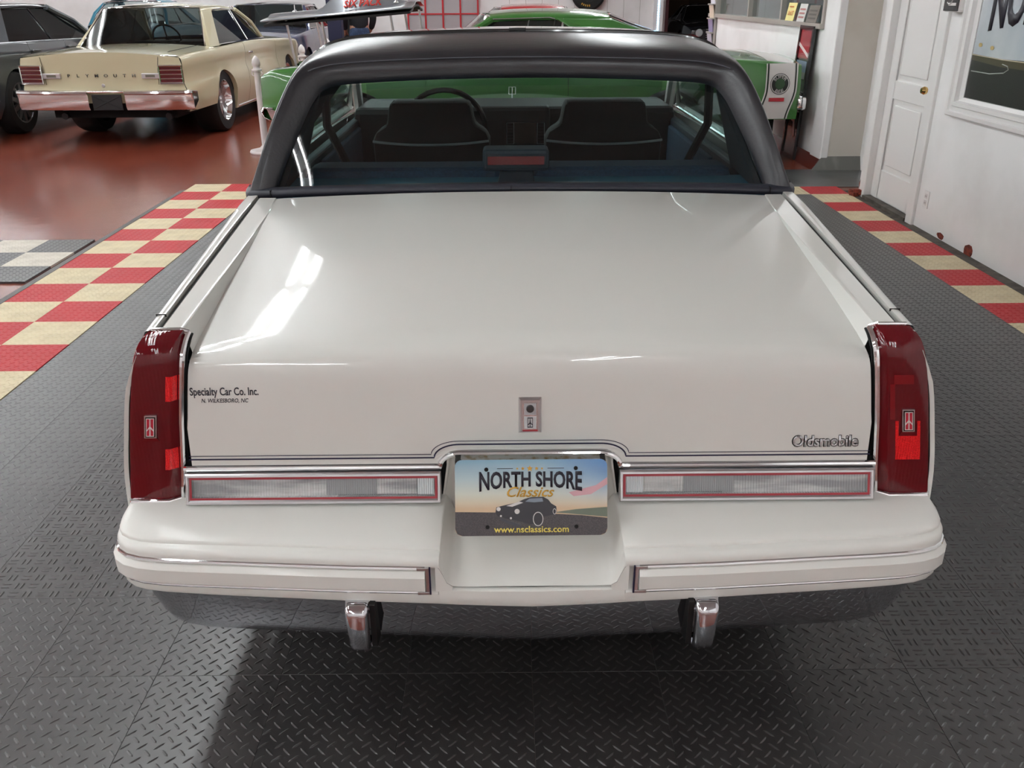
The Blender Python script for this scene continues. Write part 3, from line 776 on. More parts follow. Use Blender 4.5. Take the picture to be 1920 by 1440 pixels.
for s in (-1, 1):
    rows = []
    for i, (u, Y, qu, qY) in enumerate(PATH):
        side = sst((u-.80)/.06)
        r = []
        for a, z in prof:
            zz = z+dzv(u)*a
            r.append((s*(qu+(u-qu)*a), qY+(Y-qY)*a, zz))
        rows.append(r)
    bump.grid(rows)
    col = rows[0]
    wall = []
    for p in col:
        zf = zfw(p[1])
        wall.append([p, (s*(abs(p[0])-.004), p[1], p[2]-.003), (s*(abs(p[0])-.012), p[1]+.002, zf+.028), (s*(abs(p[0])-.018), p[1]+.004, zf+.010), (s*(abs(p[0])-.030), p[1]+.005, zf+.001), (s*.12, p[1]+.005, zf), (0, p[1]+.005, zf)])
    bump.grid(wall[:-2])
    fw_ = wall[12]; bump.add([(p[0], p[1]-.001, p[2]) for p in fw_[:5]]+[(s*.16, 1.428, .41), (s*.192, 1.428, .41), (s*.192, 1.428, .47)], [tuple(range(8))])
    # body of the bumper below the rub strip
    rows = []
    cols = [(0., 1.4235, 0, 0), (.09, 1.4245, 0, 0), (.15, 1.426, 0, 0), (.182, 1.4275, 0, 0), (.186, 1.4278, 0, 0)]+list(PATH)
    for i, (u, Y, _, _) in enumerate(cols):
        n = N_[i-5] if i >= 5 else Vector((0, -1))
        cen = i < 5
        pr = [(.013, .416), (.007, .4150), (.002, .4125), (0, .408), (0, .393), (.003, .386), (.016, .383)] if cen else [(.012, .4715), (.012, .44), (.010, .4135), (.001, .4105), (0, .393), (.003, .386), (.016, .383)]
        r = []
        for q, (ins, z) in enumerate(pr):
            d = -.014*max(0, 1-u/.45)*(1 if q >= 3 else (.2 if cen else 0))
            d += .006*sst((u-.4)/.4) if q >= 3 else 0
            r.append((s*(u-n.x*ins), Y-n.y*ins, z+d))
        rows.append(r)
    bump.grid(rows)
bumper = mc(bump, 'bumper_cover', M_bumpw, smooth=38, merge=.0004)
ch = MB(); rows = []
full = [(-p[0], p[1], -n.x, n.y) for p, n in zip(PATH[::-1], N_[::-1])]+[(-.09, 1.4245, 0, -1), (0, 1.4235, 0, -1), (.09, 1.4245, 0, -1)]+[(p[0], p[1], n.x, n.y) for p, n in zip(PATH, N_)]
for u, Y, nx, ny in full:
    au = abs(u); r = []
    for k_, (ins, z) in enumerate(((.016, .392), (.018, .375), (.028, .33), (.040, .285), (.050, .258), (.058, .247), (.075, .242))):
        f = k_/6
        z2 = z+(.022*min(1, au/.76)-.004)*f-.014*max(0, 1-au/.45)*(1-f)
        ins2 = ins+.020*sst((au-.70)/.14)*(.6+f)
        r.append((u-nx*ins2, Y-ny*ins2, z2))
    rows.append(r)
mc(ch.grid(rows), 'lower_bumper', M_chrome2, smooth=45)
for s in (-1, 1):
    rs = MB(); rows = []
    PP = [(.212, 1.4288, Vector((0, -1)))]+[(p[0], p[1], n) for p, n in list(zip(PATH, N_))[2:14]]
    for u, Y, n in PP:
        d = dzv(u)*.9
        rows.append([(s*(u-n.x*i), Y-n.y*i, z+d) for i, z in ((.012, .4665), (-.001, .4662), (-.003, .4655), (-.0115, .4565), (-.0125, .4548), (-.0125, .4255), (-.011, .4225), (.012, .4195))])
    rs.grid(rows); rs.add(rows[0], [tuple(range(8))]); rs.add(rows[-1], [tuple(range(8))])
    rub = mc(rs, 'rub_strip', M_bumpw, smooth=24)
    for z, r in ((.4715, .0044), (.4140, .0036)):
        mc(MB().tube([(s*(u+n.x*.0005), Y+n.y*.0005, z+dzv(u)*.9) for u, Y, n in PP], r, 8), 'chrome_strip', M_chrome, rub)
    e = MB(); d = dzv(.2)*.9
    e.bb(s*.2075-.0035, s*.2075+.0035, 1.4245, 1.437, .412+d, .474+d); e.bb(s*.216-.012, s*.216+.012, 1.4235, 1.43, .4685+d, .475+d); e.bb(s*.216-.012, s*.216+.012, 1.4235, 1.43, .411+d, .4175+d)
    mc(e, 'strip_end_cap', M_satin, rub, smooth=0, bevel=.001)
    mc(MB().bb(s*.2025-.0015, s*.2025+.0015, 1.4255, 1.43, .41+d, .475+d), 'strip_edge_line', M_pin, rub, smooth=0)
    g = MB(); ux = s*.352
    prf = [(1.452, .388), (1.420, .386), (1.408, .378), (1.402, .366), (1.414, .285), (1.420, .268), (1.432, .262), (1.475, .264)]
    rows = [[(ux+w*(1-.12*(.388-z)/.12), y+dy, z) for y, z in prf] for w, dy in ((-.024, .012), (-.020, .002), (-.014, 0), (.014, 0), (.020, .002), (.024, .012))]
    g.grid(rows)
    gd = mc(g, 'bumper_guard', M_chrome2, smooth=50)
    mc(MB().plate([(ux-s*.0255, 1.42, .384), (ux-s*.0235, 1.43, .272), (ux-s*.0235, 1.475, .264), (ux-s*.0255, 1.47, .388)], (-s*.011, 0, 0)), 'guard_pad', M_black, gd, smooth=0)
# well walls behind the licence plate
wl = MB().bb(-.175, .175, 1.612, 1.62, .47, .64)
for s in (-1, 1): wl.plate([(s*.185, 1.598, .50), (s*.168, 1.613, .48), (s*.160, 1.613, .63), (s*.166, 1.602, .63)], (s*.004, 0, 0))
mc(wl, 'plate_well', M_bumpw, bumper, smooth=0)
mc(MB().bb(-.145, .145, 1.575, 1.612, .603, .628), 'plate_bracket', mat('bracket_zinc', '8b8c88', .5, metal=.4, noise=(60, '6b5a3a', .5, .7)), bumper, smooth=0, bevel=.004)
for s in (-1, 1): mc(MB().bb(s*.145-.01, s*.145+.01, 1.573, 1.61, .605, .627), 'plate_lamp', M_black, bumper, smooth=0, bevel=.004)
for s in (-1, 1): mc(MB().bb(s*.0985-.009, s*.0985+.009, 1.5725, 1.58, .600, .626), 'bracket_clip', M_wplast, bumper, smooth=0, bevel=.002)

# licence plate ---------------------------------------------------
po = Vector((0, 1.507-CY, .578)); tl = math.radians(22)
pax, pay = Vector((1, 0, 0)), Vector((0, math.sin(tl), math.cos(tl))); pn = pax.cross(pay)
def pp(x, y, o=0.): return po+pax*x+pay*y+pn*o
def rrect(hw, hh, r, n=5):
    P = []
    for cx, cy, a0 in ((hw-r, hh-r, 0), (-hw+r, hh-r, 90), (-hw+r, -hh+r, 180), (hw-r, -hh+r, 270)):
        for k_ in range(n+1):
            a = math.radians(a0+90*k_/n); P.append((cx+r*math.cos(a), cy+r*math.sin(a)))
    return P
HW, HH = .1525, .0765
pl = MB().plate([pp(x, y, 0) for x, y in rrect(HW, HH, .014)], -pn*.0015).build('license_plate', None, car, smooth=0)
m = mat('plate_sky_print', '9fc0cc', .25, coat=.5); pl.data.materials.append(m)
nt = m.node_tree; bs = nt.nodes['Principled BSDF']
tc = nt.nodes.new('ShaderNodeTexCoord'); sx = nt.nodes.new('ShaderNodeSeparateXYZ'); nt.links.new(tc.outputs['Object'], sx.inputs[0])
mr = nt.nodes.new('ShaderNodeMapRange'); mr.inputs[1].default_value = po.z-.02; mr.inputs[2].default_value = po.z+.07; nt.links.new(sx.outputs['Z'], mr.inputs[0])
cr = nt.nodes.new('ShaderNodeValToRGB'); E = cr.color_ramp.elements
E[0].position = 0; E[0].color = (*hexc('d2b694'), 1); E[1].position = 1; E[1].color = (*hexc('7fa6bc'), 1)
for p_, c_ in ((.12, 'd6cab0'), (.3, 'd2d6c8'), (.6, 'b4c9cc')):
    q = E.new(p_); q.color = (*hexc(c_), 1)
nt.links.new(mr.outputs[0], cr.inputs[0])
mr2 = nt.nodes.new('ShaderNodeMapRange'); mr2.inputs[1].default_value = .02; mr2.inputs[2].default_value = .15; nt.links.new(sx.outputs['X'], mr2.inputs[0])
ml = nt.nodes.new('ShaderNodeMath'); ml.operation = 'MULTIPLY'; nt.links.new(mr2.outputs[0], ml.inputs[0]); nt.links.new(mr.outputs[0], ml.inputs[1])
mx = nt.nodes.new('ShaderNodeMix'); mx.data_type = 'RGBA'; mx.inputs['B'].default_value = (*hexc('4a80bc'), 1)
nt.links.new(ml.outputs[0], mx.inputs['Factor']); nt.links.new(cr.outputs[0], mx.inputs['A']); nt.links.new(mx.outputs['Result'], bs.inputs['Base Color'])
def pflat(name, P, m_, o=.0004): return MB().plate([pp(x, y, o) for x, y in P], -pn*.0003).build(name, m_, pl, smooth=0)
M_road = mat('plate_road_print', '4a4244', .3, coat=.5, noise=(500, '2e292c', .4, .6))
pflat('road_print', [(-HW, -.0625), (-.1484, -.0724), (-.1385, -HH), (.1385, -HH), (.1484, -.0724), (HW, -.0625), (HW, -.042), (.10, -.036), (.03, -.032), (-.04, -.030), (-HW, -.028)], M_road)
pflat('field_print', [(.045, -.030), (HW, -.040), (HW, -.020), (.09, -.024)], mat('plate_field_print', '5f6a58', .3, coat=.5), .0003)
pflat('cloud_print', [(.075, .010), (.13, .024), (HW, .040), (HW, .026), (.12, .006), (.085, .002)], mat('plate_cloud_pink', 'c99aa0', .3, coat=.5), .0003)
M_pcar = mat('plate_car_print', '16141f', .3, coat=.5)
pflat('car_print', [(-.072, -.030), (-.070, -.019), (-.058, -.016), (-.030, -.010), (-.012, -.002), (.000, .001), (.024, .0015), (.034, -.004), (.040, -.012), (.050, -.018), (.051, -.030), (.046, -.034), (.018, -.040), (.012, -.052), (-.004, -.054), (-.018, -.049), (-.05, -.042), (-.068, -.036)], M_pcar, .0008)
pflat('car_stripe_print', [(-.050, -.0165), (-.038, -.018), (-.016, -.010), (-.024, -.0075)], M_decal, .0011)
pflat('car_window_print', [(-.012, -.008), (-.004, -.002), (.022, -.001), (.024, -.008), (.006, -.0095)], mat('plate_window_print', '7d8794', .3), .0011)
pflat('car_spoiler_print', [(-.064, -.040), (-.022, -.054), (-.020, -.058), (-.034, -.057), (-.060, -.046)], mat('plate_spoiler_print', '3a3a42', .3), .0011)
for cx, cy, r in ((-.0655, -.0225, .0042), (-.0285, -.0275, .0052), (-.061, -.0365, .002), (-.041, -.041, .0022)):
    pflat('headlight_print', [(cx+r*math.cos(2*PI*k_/14), cy+r*math.sin(2*PI*k_/14)) for k_ in range(14)], M_decal, .0012)
def ringp(cx, cy, rx, ry, m_, nm, o): pflat(nm, [(cx+rx*math.cos(2*PI*k_/18), cy+ry*math.sin(2*PI*k_/18)) for k_ in range(18)], m_, o)
ringp(.0135, -.043, .0105, .0145, M_decal, 'wheel_print', .0012); ringp(.0135, -.043, .009, .0128, M_pcar, 'wheel_print', .0016); ringp(.0465, -.028, .0035, .006, M_decal, 'wheel_print', .0012); ringp(.0465, -.028, .0026, .0048, M_pcar, 'wheel_print', .0016)
def wpl(x, y):
    k_ = (x/.1)**2
    return x, .053-(.0295-y)*(1+.30*k_)
text('plate_lettering', 'NORTH SHORE', 1, M_print, pp(-.001, 0, .0006), pax, pay, pl, 0.0002, off=.03, fit=(.206, .0295), warp=wpl)
text('plate_script', 'Classics', 1, M_gold, pp(-.001, .0022, .0014), pax, pay, pl, .0002, off=.012, shear=.4, fit=(.095, .020))
text('plate_address', 'www.nsclassics.com', 1, M_yellow, pp(-.0, -.0695, .0018), pax, pay, pl, .0002, off=.02, fit=(.15, .0128))
for i, (x, r) in enumerate(((-.0275, .003), (-.0165, .0045), (-.0025, .0068), (.011, .0045), (.022, .003))):
    pflat('star_print', [(x+(r if k_ % 2 == 0 else r*.42)*math.sin(PI*k_/5), .0585+(r if k_ % 2 == 0 else r*.42)*math.cos(PI*k_/5)) for k_ in range(10)], M_gold, .0006)
for a, b in ((-.068, -.036), (.033, .066)): pflat('line_print', [(a, .0582), (b, .0582), (b, .0594), (a, .0594)], M_print, .0006)
for x, y in ((-.0895, .057), (.0895, .0585), (-.088, -.059), (.090, -.059)): ringp(x, y, .0042, .0042, M_gap, 'bolt_hole', .0007)

# trunk lock, script, dealer lettering ------------------------------
fy = table((.60, 1.598), (.70, 1.609), (.775, 1.620))
def fp(u, z, o=0): return (u, fy(z)-o-CY, z+crn(u)*max(0, min(1, (z-.62)/.2)))
def fbox(name, u0, u1, z0, z1, o, m_, par, ch_=0.):
    A = [fp(u0, z0, -.003), fp(u1, z0, -.003), fp(u1, z1, -.003), fp(u0, z1, -.003)]
    B = [fp(u0+ch_, z0+ch_, o), fp(u1-ch_, z0+ch_, o), fp(u1-ch_, z1-ch_, o), fp(u0+ch_, z1-ch_, o)]
    return MB().grid([A, B], close=True).add(B, [(0, 1, 2, 3)]).build(name, m_, par, smooth=0)
lk = fbox('trunk_lock', -.0255, .0255, .668, .743, .006, M_satin, car, .006)
fbox('lock_panel', -.0165, .0165, .677, .734, .0075, M_chrome, lk, .002)
fbox('lock_plate', -.0135, .0135, .708, .7325, .0085, mat('brushed_plate', 'b9bdc0', .35, metal=.5), lk, .001)
fbox('lock_plate', -.0135, .0135, .6805, .7065, .0085, mat('bright_plate', 'd5d9da', .35, metal=.3), lk, .001)
fbox('lock_red_line', -.0155, .0155, .676, .679, .0082, M_redl, lk)
MB().lathe([(0, -.003), (.0075, -.002), (.0082, 0.), (.009, .004)], fp(0, .721, .009), 'Y', 20).build('key_cylinder', mat('lock_grey', '5c5e60', .3, metal=.8), lk)
rk = MB()
def rkp(P): rk.plate([fp(x, z, .0095) for x, z in P], (0, .0012, 0))
z_ = .6935
for A in (((-.0055, -.009), (-.0045, -.009), (-.0045, .010), (-.0055, .010)), ((.0045, -.009), (.0055, -.009), (.0055, .010), (.0045, .010)), ((-.0055, .009), (.0055, .009), (.0055, .0105), (-.0055, .0105)), ((-.0055, -.0095), (.0055, -.0095), (.0055, -.008), (-.0055, -.008)),
          ((-.0012, -.001), (.0012, -.001), (.0003, .009), (-.0003, .009)), ((0, .0015), (-.005, -.0035), (-.005, -.005), (0, -.001)), ((0, .0015), (.005, -.0035), (.005, -.005), (0, -.001)), ((-.0007, -.008), (.0007, -.008), (.0007, 0), (-.0007, 0))):
    rkp([(x, z_+z) for x, z in A])
rk.build('lock_emblem', M_print, lk, smooth=0)
ay = Vector((0, .145, 1)).normalized()
o1 = text('maker_script', 'Oldsmobile', 1, M_black, fp(.612, .6385, .0004), (1, 0, 0), ay, car, .0014, off=.05, fit=(.139, .0245))
text('script_chrome', 'Oldsmobile', 1, M_satin, fp(.612, .6390, .0022), (1, 0, 0), ay, o1, .0014, off=.02, fit=(.135, .0235))
o2 = text('dealer_lettering', 'Specialty Car Co. Inc.', 1, M_print, fp(-.6205, .7565, .0005), (1, 0, 0), ay, car, 0.0002, off=.016, fit=(.139, .0165))
text('dealer_town', 'N. WILKESBORO, NC', 1, M_print, fp(-.6205, .7415, .0005), (1, 0, 0), ay, o2, .0002, off=.01, shear=.25, fit=(.096, .0085))

# roof --------------------------------------------------------------
def mir(P): return [(-x, y, z) for x, y, z in P]+[(x, y, z) for x, y, z in P[-2::-1]]
def half(*P): return mir(list(P))
G0 = half((.768, 2.790, .945), (.735, 2.838, 1.03), (.692, 2.898, 1.125), (.655, 2.948, 1.195), (.612, 2.986, 1.226), (.50, 3.000, 1.237), (.25, 3.010, 1.246), (0, 3.012, 1.249))
G1 = half((.778, 2.772, .945), (.744, 2.822, 1.035), (.702, 2.884, 1.135), (.664, 2.935, 1.208), (.616, 2.974, 1.240), (.50, 2.988, 1.252), (.25, 2.998, 1.260), (0, 3.000, 1.263))
G2 = half((.806, 2.752, .942), (.768, 2.802, 1.045), (.724, 2.866, 1.155), (.683, 2.922, 1.234), (.626, 2.964, 1.266), (.50, 2.984, 1.279), (.25, 2.993, 1.287), (0, 2.995, 1.290))
G3 = half((.838, 2.745, .938), (.794, 2.795, 1.055), (.746, 2.862, 1.175), (.700, 2.922, 1.258), (.632, 2.972, 1.290), (.50, 2.994, 1.303), (.25, 3.003, 1.311), (0, 3.005, 1.314))
G4 = half((.852, 2.765, .936), (.808, 2.815, 1.060), (.760, 2.885, 1.190), (.708, 2.950, 1.282), (.632, 3.005, 1.316), (.50, 3.03, 1.329), (.25, 3.04, 1.337), (0, 3.042, 1.340))
G5 = half((.862, 2.95, .938), (.818, 3.0, 1.075), (.770, 3.05, 1.205), (.712, 3.10, 1.303), (.628, 3.14, 1.338), (.48, 3.16, 1.353), (.25, 3.17, 1.361), (0, 3.17, 1.364))
G6 = half((.868, 3.24, .945), (.824, 3.27, 1.085), (.776, 3.30, 1.215), (.714, 3.34, 1.311), (.626, 3.36, 1.350), (.48, 3.37, 1.366), (.25, 3.375, 1.374), (0, 3.375, 1.377))
CT = [resample(g, 57) for g in (G0, G1, G2, G3, G4, G5, G6)]
ROW = [list(x) for x in zip(*[resample([c[i] for c in CT], 19) for i in range(57)])]
vt = MB().grid(ROW)
vroof = mc(vt, 'vinyl_roof', M_vinyl, smooth=60)
base = resample([(-.868, 2.80, .928), (-.855, 2.748, .927), (-.80, 2.738, .930), (-.5, 2.742, .937), (0, 2.744, .941), (.5, 2.742, .937), (.80, 2.738, .930), (.855, 2.748, .927), (.868, 2.80, .928)], 49)
st = [[(p.x, p.y+a, p.z+b) for p in base] for a, b in ((0, -.010), (-.006, -.004), (-.006, .008), (.004, .014), (.030, .018), (.055, .013))]
mc(MB().grid(st), 'window_sill_moulding', M_vinyl2, smooth=60)
for u in (-.778, -.03, .778):
    mc(MB().bb(u-.0012, u+.0012, 2.727, 2.78, .922, .9535 if abs(u) < .1 else .9455), 'moulding_seam', M_gap, smooth=0)
# stitched seam along the header
mc(MB().tube([(p[0], p[1]-.002, p[2]) for p in resample(G3, 57)][14:43], .0022, 6), 'stitch_seam', mat('vinyl_thread', '4a4c52', .7), vroof)
# seam moulding and white front roof
mc(MB().tube([(p.x, p.y+.006, p.z+.002) for p in resample(G6, 57)], .0075, 8), 'roof_band', M_blackg, vroof)
mc(MB().tube([(p.x, p.y+.020, p.z+.003) for p in resample(G6, 57)], .005, 8), 'roof_band_chrome', M_chrome, vroof)
mc(MB().tube([(-.03, 3.381, 1.3795), (.0, 3.382, 1.3798), (.03, 3.381, 1.3795)], .0085, 8), 'band_joint', M_black, vroof)
R6 = half((.714, 3.385, 1.313), (.626, 3.385, 1.352), (.48, 3.39, 1.368), (.25, 3.392, 1.377), (0, 3.392, 1.380))
R7 = half((.716, 3.75, 1.305), (.63, 3.75, 1.350), (.48, 3.76, 1.368), (.25, 3.76, 1.378), (0, 3.76, 1.382))
R8 = half((.706, 4.10, 1.272), (.62, 4.12, 1.322), (.47, 4.16, 1.340), (.25, 4.18, 1.350), (0, 4.19, 1.354))
RR = [resample(g, 33) for g in (R6, R7, R8)]
mc(MB().grid([list(x) for x in zip(*[resample([c[i] for c in RR], 9) for i in range(33)])]), 'front_roof', M_white, smooth=60)
head = [(p.x*.99, p.y, p.z-.022) for p in resample(R8, 33)]
headl = MB().grid([[(p[0]*.98, p[1]-.02, p[2]-.005) for p in head], [(p.x*.96, p.y+.02, p.z-.025) for p in ROW[12]]])
mc(headl, 'headliner', mat('headliner_dark', '1c1e22', .9), smooth=60)
for s in (-1, 1):
    mc(MB().tube([(s*.845, 4.98, .925), (s*.79, 4.6, 1.10), (s*.718, 4.12, 1.275)], .026, 8), 'windscreen_pillar', M_white)
    mc(MB().tube([(s*.724, 4.12, 1.276), (s*.728, 3.7, 1.302), (s*.726, 3.36, 1.305)], .012, 8), 'drip_rail', M_chrome)
    mc(MB().plate([(s*.868, 4.86, .945), (s*.872, 3.50, .945), (s*.742, 3.50, 1.28), (s*.722, 4.13, 1.262)], (-s*.005, 0, 0)), 'door_window', M_sideg, smooth=0)
    mc(MB().tube([(s*.872, 3.47, .945), (s*.738, 3.47, 1.285)], .018, 8), 'window_divider', M_black)
    mc(MB().tube([(s*.874, 4.9, .948), (s*.876, 3.25, .950)], .012, 6), 'belt_trim', M_chrome)
    mc(MB().plate([(s*.868, 3.45, .945), (s*.868, 3.25, .945), (s*.742, 3.34, 1.28), (s*.742, 3.45, 1.28)], (-s*.005, 0, 0)), 'quarter_window', M_sideg, smooth=0)
    # door mirror
    mr_ = MB(); rows = []
    for q, (w, h) in enumerate(((.02, .02), (.062, .042), (.072, .05), (.074, .052))):
        rows.append([(s*.985+w*math.cos(2*PI*k_/16)*1.15, 4.56-.028*q, 1.0+h*math.sin(2*PI*k_/16)) for k_ in range(16)])
    mr_.grid(rows, close=True); mr_.add(rows[0], [tuple(range(16))]); mr_.tube([(s*.885, 4.58, .955), (s*.94, 4.55, .975)], .018, 8)
    mm = mc(mr_, 'door_mirror', M_white)
    mc(MB().add([(x, y+.006, z) for x, y, z in rows[-1]], [tuple(range(16))]), 'mirror_glass', M_chrome, mm, smooth=0)
# glass
gl = []
for f in lsp(0, 1, 9):
    r = []
    for t in [math.sin(q_*PI/2) for q_ in lsp(-1, 1, 41)]:
        # left edge of the opening at height f
        k_ = f*4; e = resample([G0[0], G0[1], G0[2], G0[3], G0[4]], 9)[int(round(f*8))]
        hw_ = -e.x if True else 0
        yc = e.y-.036*(1-f)*(1-abs(t)**5)+.026*f*(1-t*t)
        zt_ = e.z+(.023*f)*(1-abs(t)**2.2)+.004*(1-f)*(1-t*t)
        r.append((hw_*t, yc, zt_))
    gl.append(r)
mc(MB().grid(gl), 'rear_window', M_tint, smooth=70)
ws = []
for f in lsp(0, 1, 7):
    ws.append([((.80+(.67-.80)*f)*t, 4.98+(4.17-4.98)*f+(.14-.07*f)*(1-t*t), .925+(1.30-.925)*f+.03*f*(1-t*t)) for t in lsp(-1, 1, 17)])
mc(MB().grid(ws), 'windscreen', M_wsg, smooth=70)
# interior
mc(MB().bb(-.80, .80, 3.2, 4.9, .22, .42), 'cabin_floor', M_under, smooth=0)
for s in (-1, 1):
    mc(MB().bb(s*.80-.02, s*.80+.02, 3.25, 4.85, .4, .93), 'door_card', M_navyd, smooth=0, bevel=.01)
    mc(MB().bb(s*.775-.012, s*.775+.012, 3.55, 4.5, .62, .90), 'door_pad', M_navy, smooth=0, bevel=.01)
    mc(MB().plate([(s*.80, 2.86, .90), (s*.80, 3.26, .92), (s*.715, 3.34, 1.27), (s*.67, 3.03, 1.22)], (-s*.02, 0, 0)), 'sail_panel_trim', mat('trim_dark', '2a3036', .7), smooth=0)
    mc(MB().tube([(s*.70, 3.36, 1.20), (s*.72, 3.42, 1.05), (s*.66, 3.62, .80)], .016, 6), 'seat_belt', M_black)
mc(MB().bb(-.80, .80, 2.775, 3.16, .875, .905), 'parcel_shelf', mat('parcel_shelf_blue', '356a80', .85, bump=(400, .3, .002)), smooth=0, bevel=.008)
for a, b in ((-.76, -.055), (-.05, .05), (.055, .76)):
    mc(MB().bb(a, b, 3.14, 3.32, .45, .935), 'rear_seat_back', M_navy, smooth=0, bevel=.03)
    mc(MB().bb(a, b, 3.2, 3.72, .38, .55), 'rear_seat_cushion', M_navy, smooth=0, bevel=.04)
bl_ = mc(MB().bb(-.122, .098, 2.93, 3.04, .962, 1.032), 'high_brake_light', M_navyd, smooth=0, bevel=.012)
mc(MB().bb(-.105, .081, 2.925, 2.935, .985, 1.012), 'brake_light_lens', mat('brake_lens', '8c1a20', .2, coat=.5), bl_, smooth=0)
mc(MB().plate([(-.075, 2.95, .905), (.055, 2.95, .905), (.04, 2.95, .965), (-.06, 2.95, .965)], (0, .07, 0)), 'brake_light_stand', M_navyd, bl_, smooth=0)
for s, cu in ((-1, -.362), (1, .372)):
    sb = MB()
    sil = [(-.245, .50), (-.25, .93), (-.235, .965), (-.185, .995), (-.172, 1.075), (-.155, 1.090), (.155, 1.090), (.172, 1.075), (.185, .995), (.235, .965), (.25, .93), (.245, .50)]
    sb.plate([(cu+x, 3.80+.10*(1-(z-.5)/.6), z) for x, z in sil], (0, .13, 0))
    so = mc(sb, 'front_seat_back', M_seat, smooth=30, bevel=.018)
    mc(MB().tube([(cu+x, 3.775+.10*(1-(.925-.5)/.6)-.004-.015*(1-(x/.25)**2), .932-.014*(1-(x/.25)**2)) for x in lsp(-.245, .245, 17)], .0055, 6), 'seat_trim', mat('seat_piping', 'b9bec4', .3, metal=.4), so)
    mc(MB().bb(cu-.25, cu+.25, 3.92, 4.42, .36, .52), 'front_seat_cushion', M_navy, so, smooth=0, bevel=.04)
da = mc(MB().bb(-.80, .80, 4.52, 4.98, .55, .985), 'dash_board', M_dash, smooth=0, bevel=.03)
mc(MB().bb(-.60, .175, 4.46, 4.60, .62, .995), 'instrument_hood', M_dash, da, smooth=0, bevel=.02)
mc(MB().bb(-.175, -.045, 4.452, 4.462, .80, .93), 'gauge_panel', M_gap, da, smooth=0)
mc(MB().bb(-.012, .105, 4.450, 4.462, .82, .92), 'wood_panel', M_wood, da, smooth=0)
for a in (-.04, .11):
    v = mc(MB().bb(a, a+.035, 4.448, 4.462, .82, .92), 'air_vent', M_gap, da, smooth=0)
    fr = MB()
    for i in range(6): fr.bb(a+.003, a+.032, 4.444, 4.449, .828+i*.015, .832+i*.015)
    mc(fr, 'vent_slats', M_satin, v, smooth=0) if False else mc(fr, 'vent_slats', M_dash, v, smooth=0)
    mc(MB().tube([(a, 4.447, .82), (a+.035, 4.447, .82), (a+.035, 4.447, .92), (a, 4.447, .92)], .0018, 6, close=True), 'vent_bezel', M_satin, v)
mc(MB().bb(.20, .60, 4.512, 4.522, .70, .84), 'glove_box_door', M_wood, da, smooth=0)
cw = Vector((-.335, 4.24, .915)); Rw = Matrix.Rotation(math.radians(62), 3, 'X')
pts = [Rw@Vector((.195*math.cos(2*PI*k_/32), .195*math.sin(2*PI*k_/32), 0))+cw for k_ in range(32)]
swo = mc(MB().tube(pts, .013, 8, close=True), 'steering_wheel', M_blackg)
sp = MB()
for k_ in (0, 16, 24): sp.tube([cw, pts[k_]], .013, 6)
sp.tube([cw, cw+Vector((0, .35, -.16))], .03, 8)
mc(sp, 'steering_column', M_black, swo)

# ------------------------------------------------------------------ green car side-on behind the coupe
bee = empty('muscle_car', (.24, 9.27, 0), PI/2, label='green hardtop with white rear stripe and missing hood, parked crosswise behind the white coupe', cat='car')
bw = table((-2.46, .845), (-2.0, .885), (0, .905), (1.6, .905), (2.2, .88), (2.42, .82), (2.50, .72))
bz = table((-2.46, .885), (-2.0, .93), (-1.2, .965), (0, .955), (1.0, .93), (2.0, .895), (2.35, .865), (2.50, .80))
bp_ = table((0, 0), (.03, .015), (.10, .028), (.22, .04), (.36, .03), (.55, -.01), (.70, -.04))
B = Car(bee, bw, bz, bp_, .22, (-1.28, 1.62), .37, M_green, zbx=lambda y: .22 if -1.28 < y < 2.0 else (.42 if y < 0 else .22+.22*sst((y-2.0)/.2)))
for s in (-1, 1):
    B.panel('quarter_panel', -2.46, -.33, s, 14); B.panel('door', -.33, .96, s); B.panel('front_fender', .96, 2.50, s, 14)
    rows = [[(s*(bw(y)-.034), y, bz(y)+.012), (s*(bw(y)-.12), y, bz(y)+.018), (s*.66, y, bz(y)+.016), (s*.655, y, bz(y)-.25)] for y in lsp(.98, 2.44, 12)]
    MB().grid(rows).build('fender_top', M_green, bee, smooth=50)
    for y in (-1.28, 1.62): wheel(bee, s*.80, y, .34, .2, 'plain', s)
    # stripe band over the quarter
    def edge(f, a): return a-.05*(1-f)**2*0+(.055*sst((.55-f)/.55))
    def stripe(name, y0, y1, m, off):
        B.overlay(name, s, lambda t, f: (y0+(y1-y0)*t+edge(f, 0), .425+(bz(-2.2)-.003-.425)*f), m, off, 4, 14)
    stripe('stripe_white', -2.40, -2.15, M_decal, .0015)
    for y0 in (-2.41, -2.152): stripe('stripe_edge', y0, y0+.012, M_decalk, .0028)
    for y0 in (-2.424, -2.137): stripe('stripe_pin', y0, y0+.012, M_decal, .0028)
    MB().bb(-.07, .07, -.012, .012, -.016, .016).build('side_marker', mat('marker_red', 'b01426', .2, coat=.6), bee, smooth=0).matrix_local = Matrix.Translation((s*(B.x(-2.24, .60)+.002), -2.24, .60))@Matrix.Rotation(PI/2, 4, 'Z')
    MB().bb(s*.93-.012, s*.93+.012, 2.06, 2.17, .60, .65).build('front_marker', M_orange, bee, smooth=0)
    MB().box((s*(B.x(-.18, .87)+.008), -.18, .87), (.03, .12, .025)).build('door_handle', M_chrome, bee, bevel=.006)
B.top('trunk_top', -2.45, -1.72, crown=.04)
rows = [[((bw(y)-.033)*t, y, bz(y)+.0135+.04*(1-t*t)) for t in lsp(-1, 1, 21)] for y in lsp(-2.40, -2.14, 4)]
MB().grid(rows).build('trunk_stripe', M_decal, bee, smooth=50)
B.top('cowl', .70, .98, crown=.02)
B.end('tail_panel', -2.455, .42, .885, -.03, crown=.04); B.end('nose_panel', 2.49, .45, .80, .04, crown=.02)
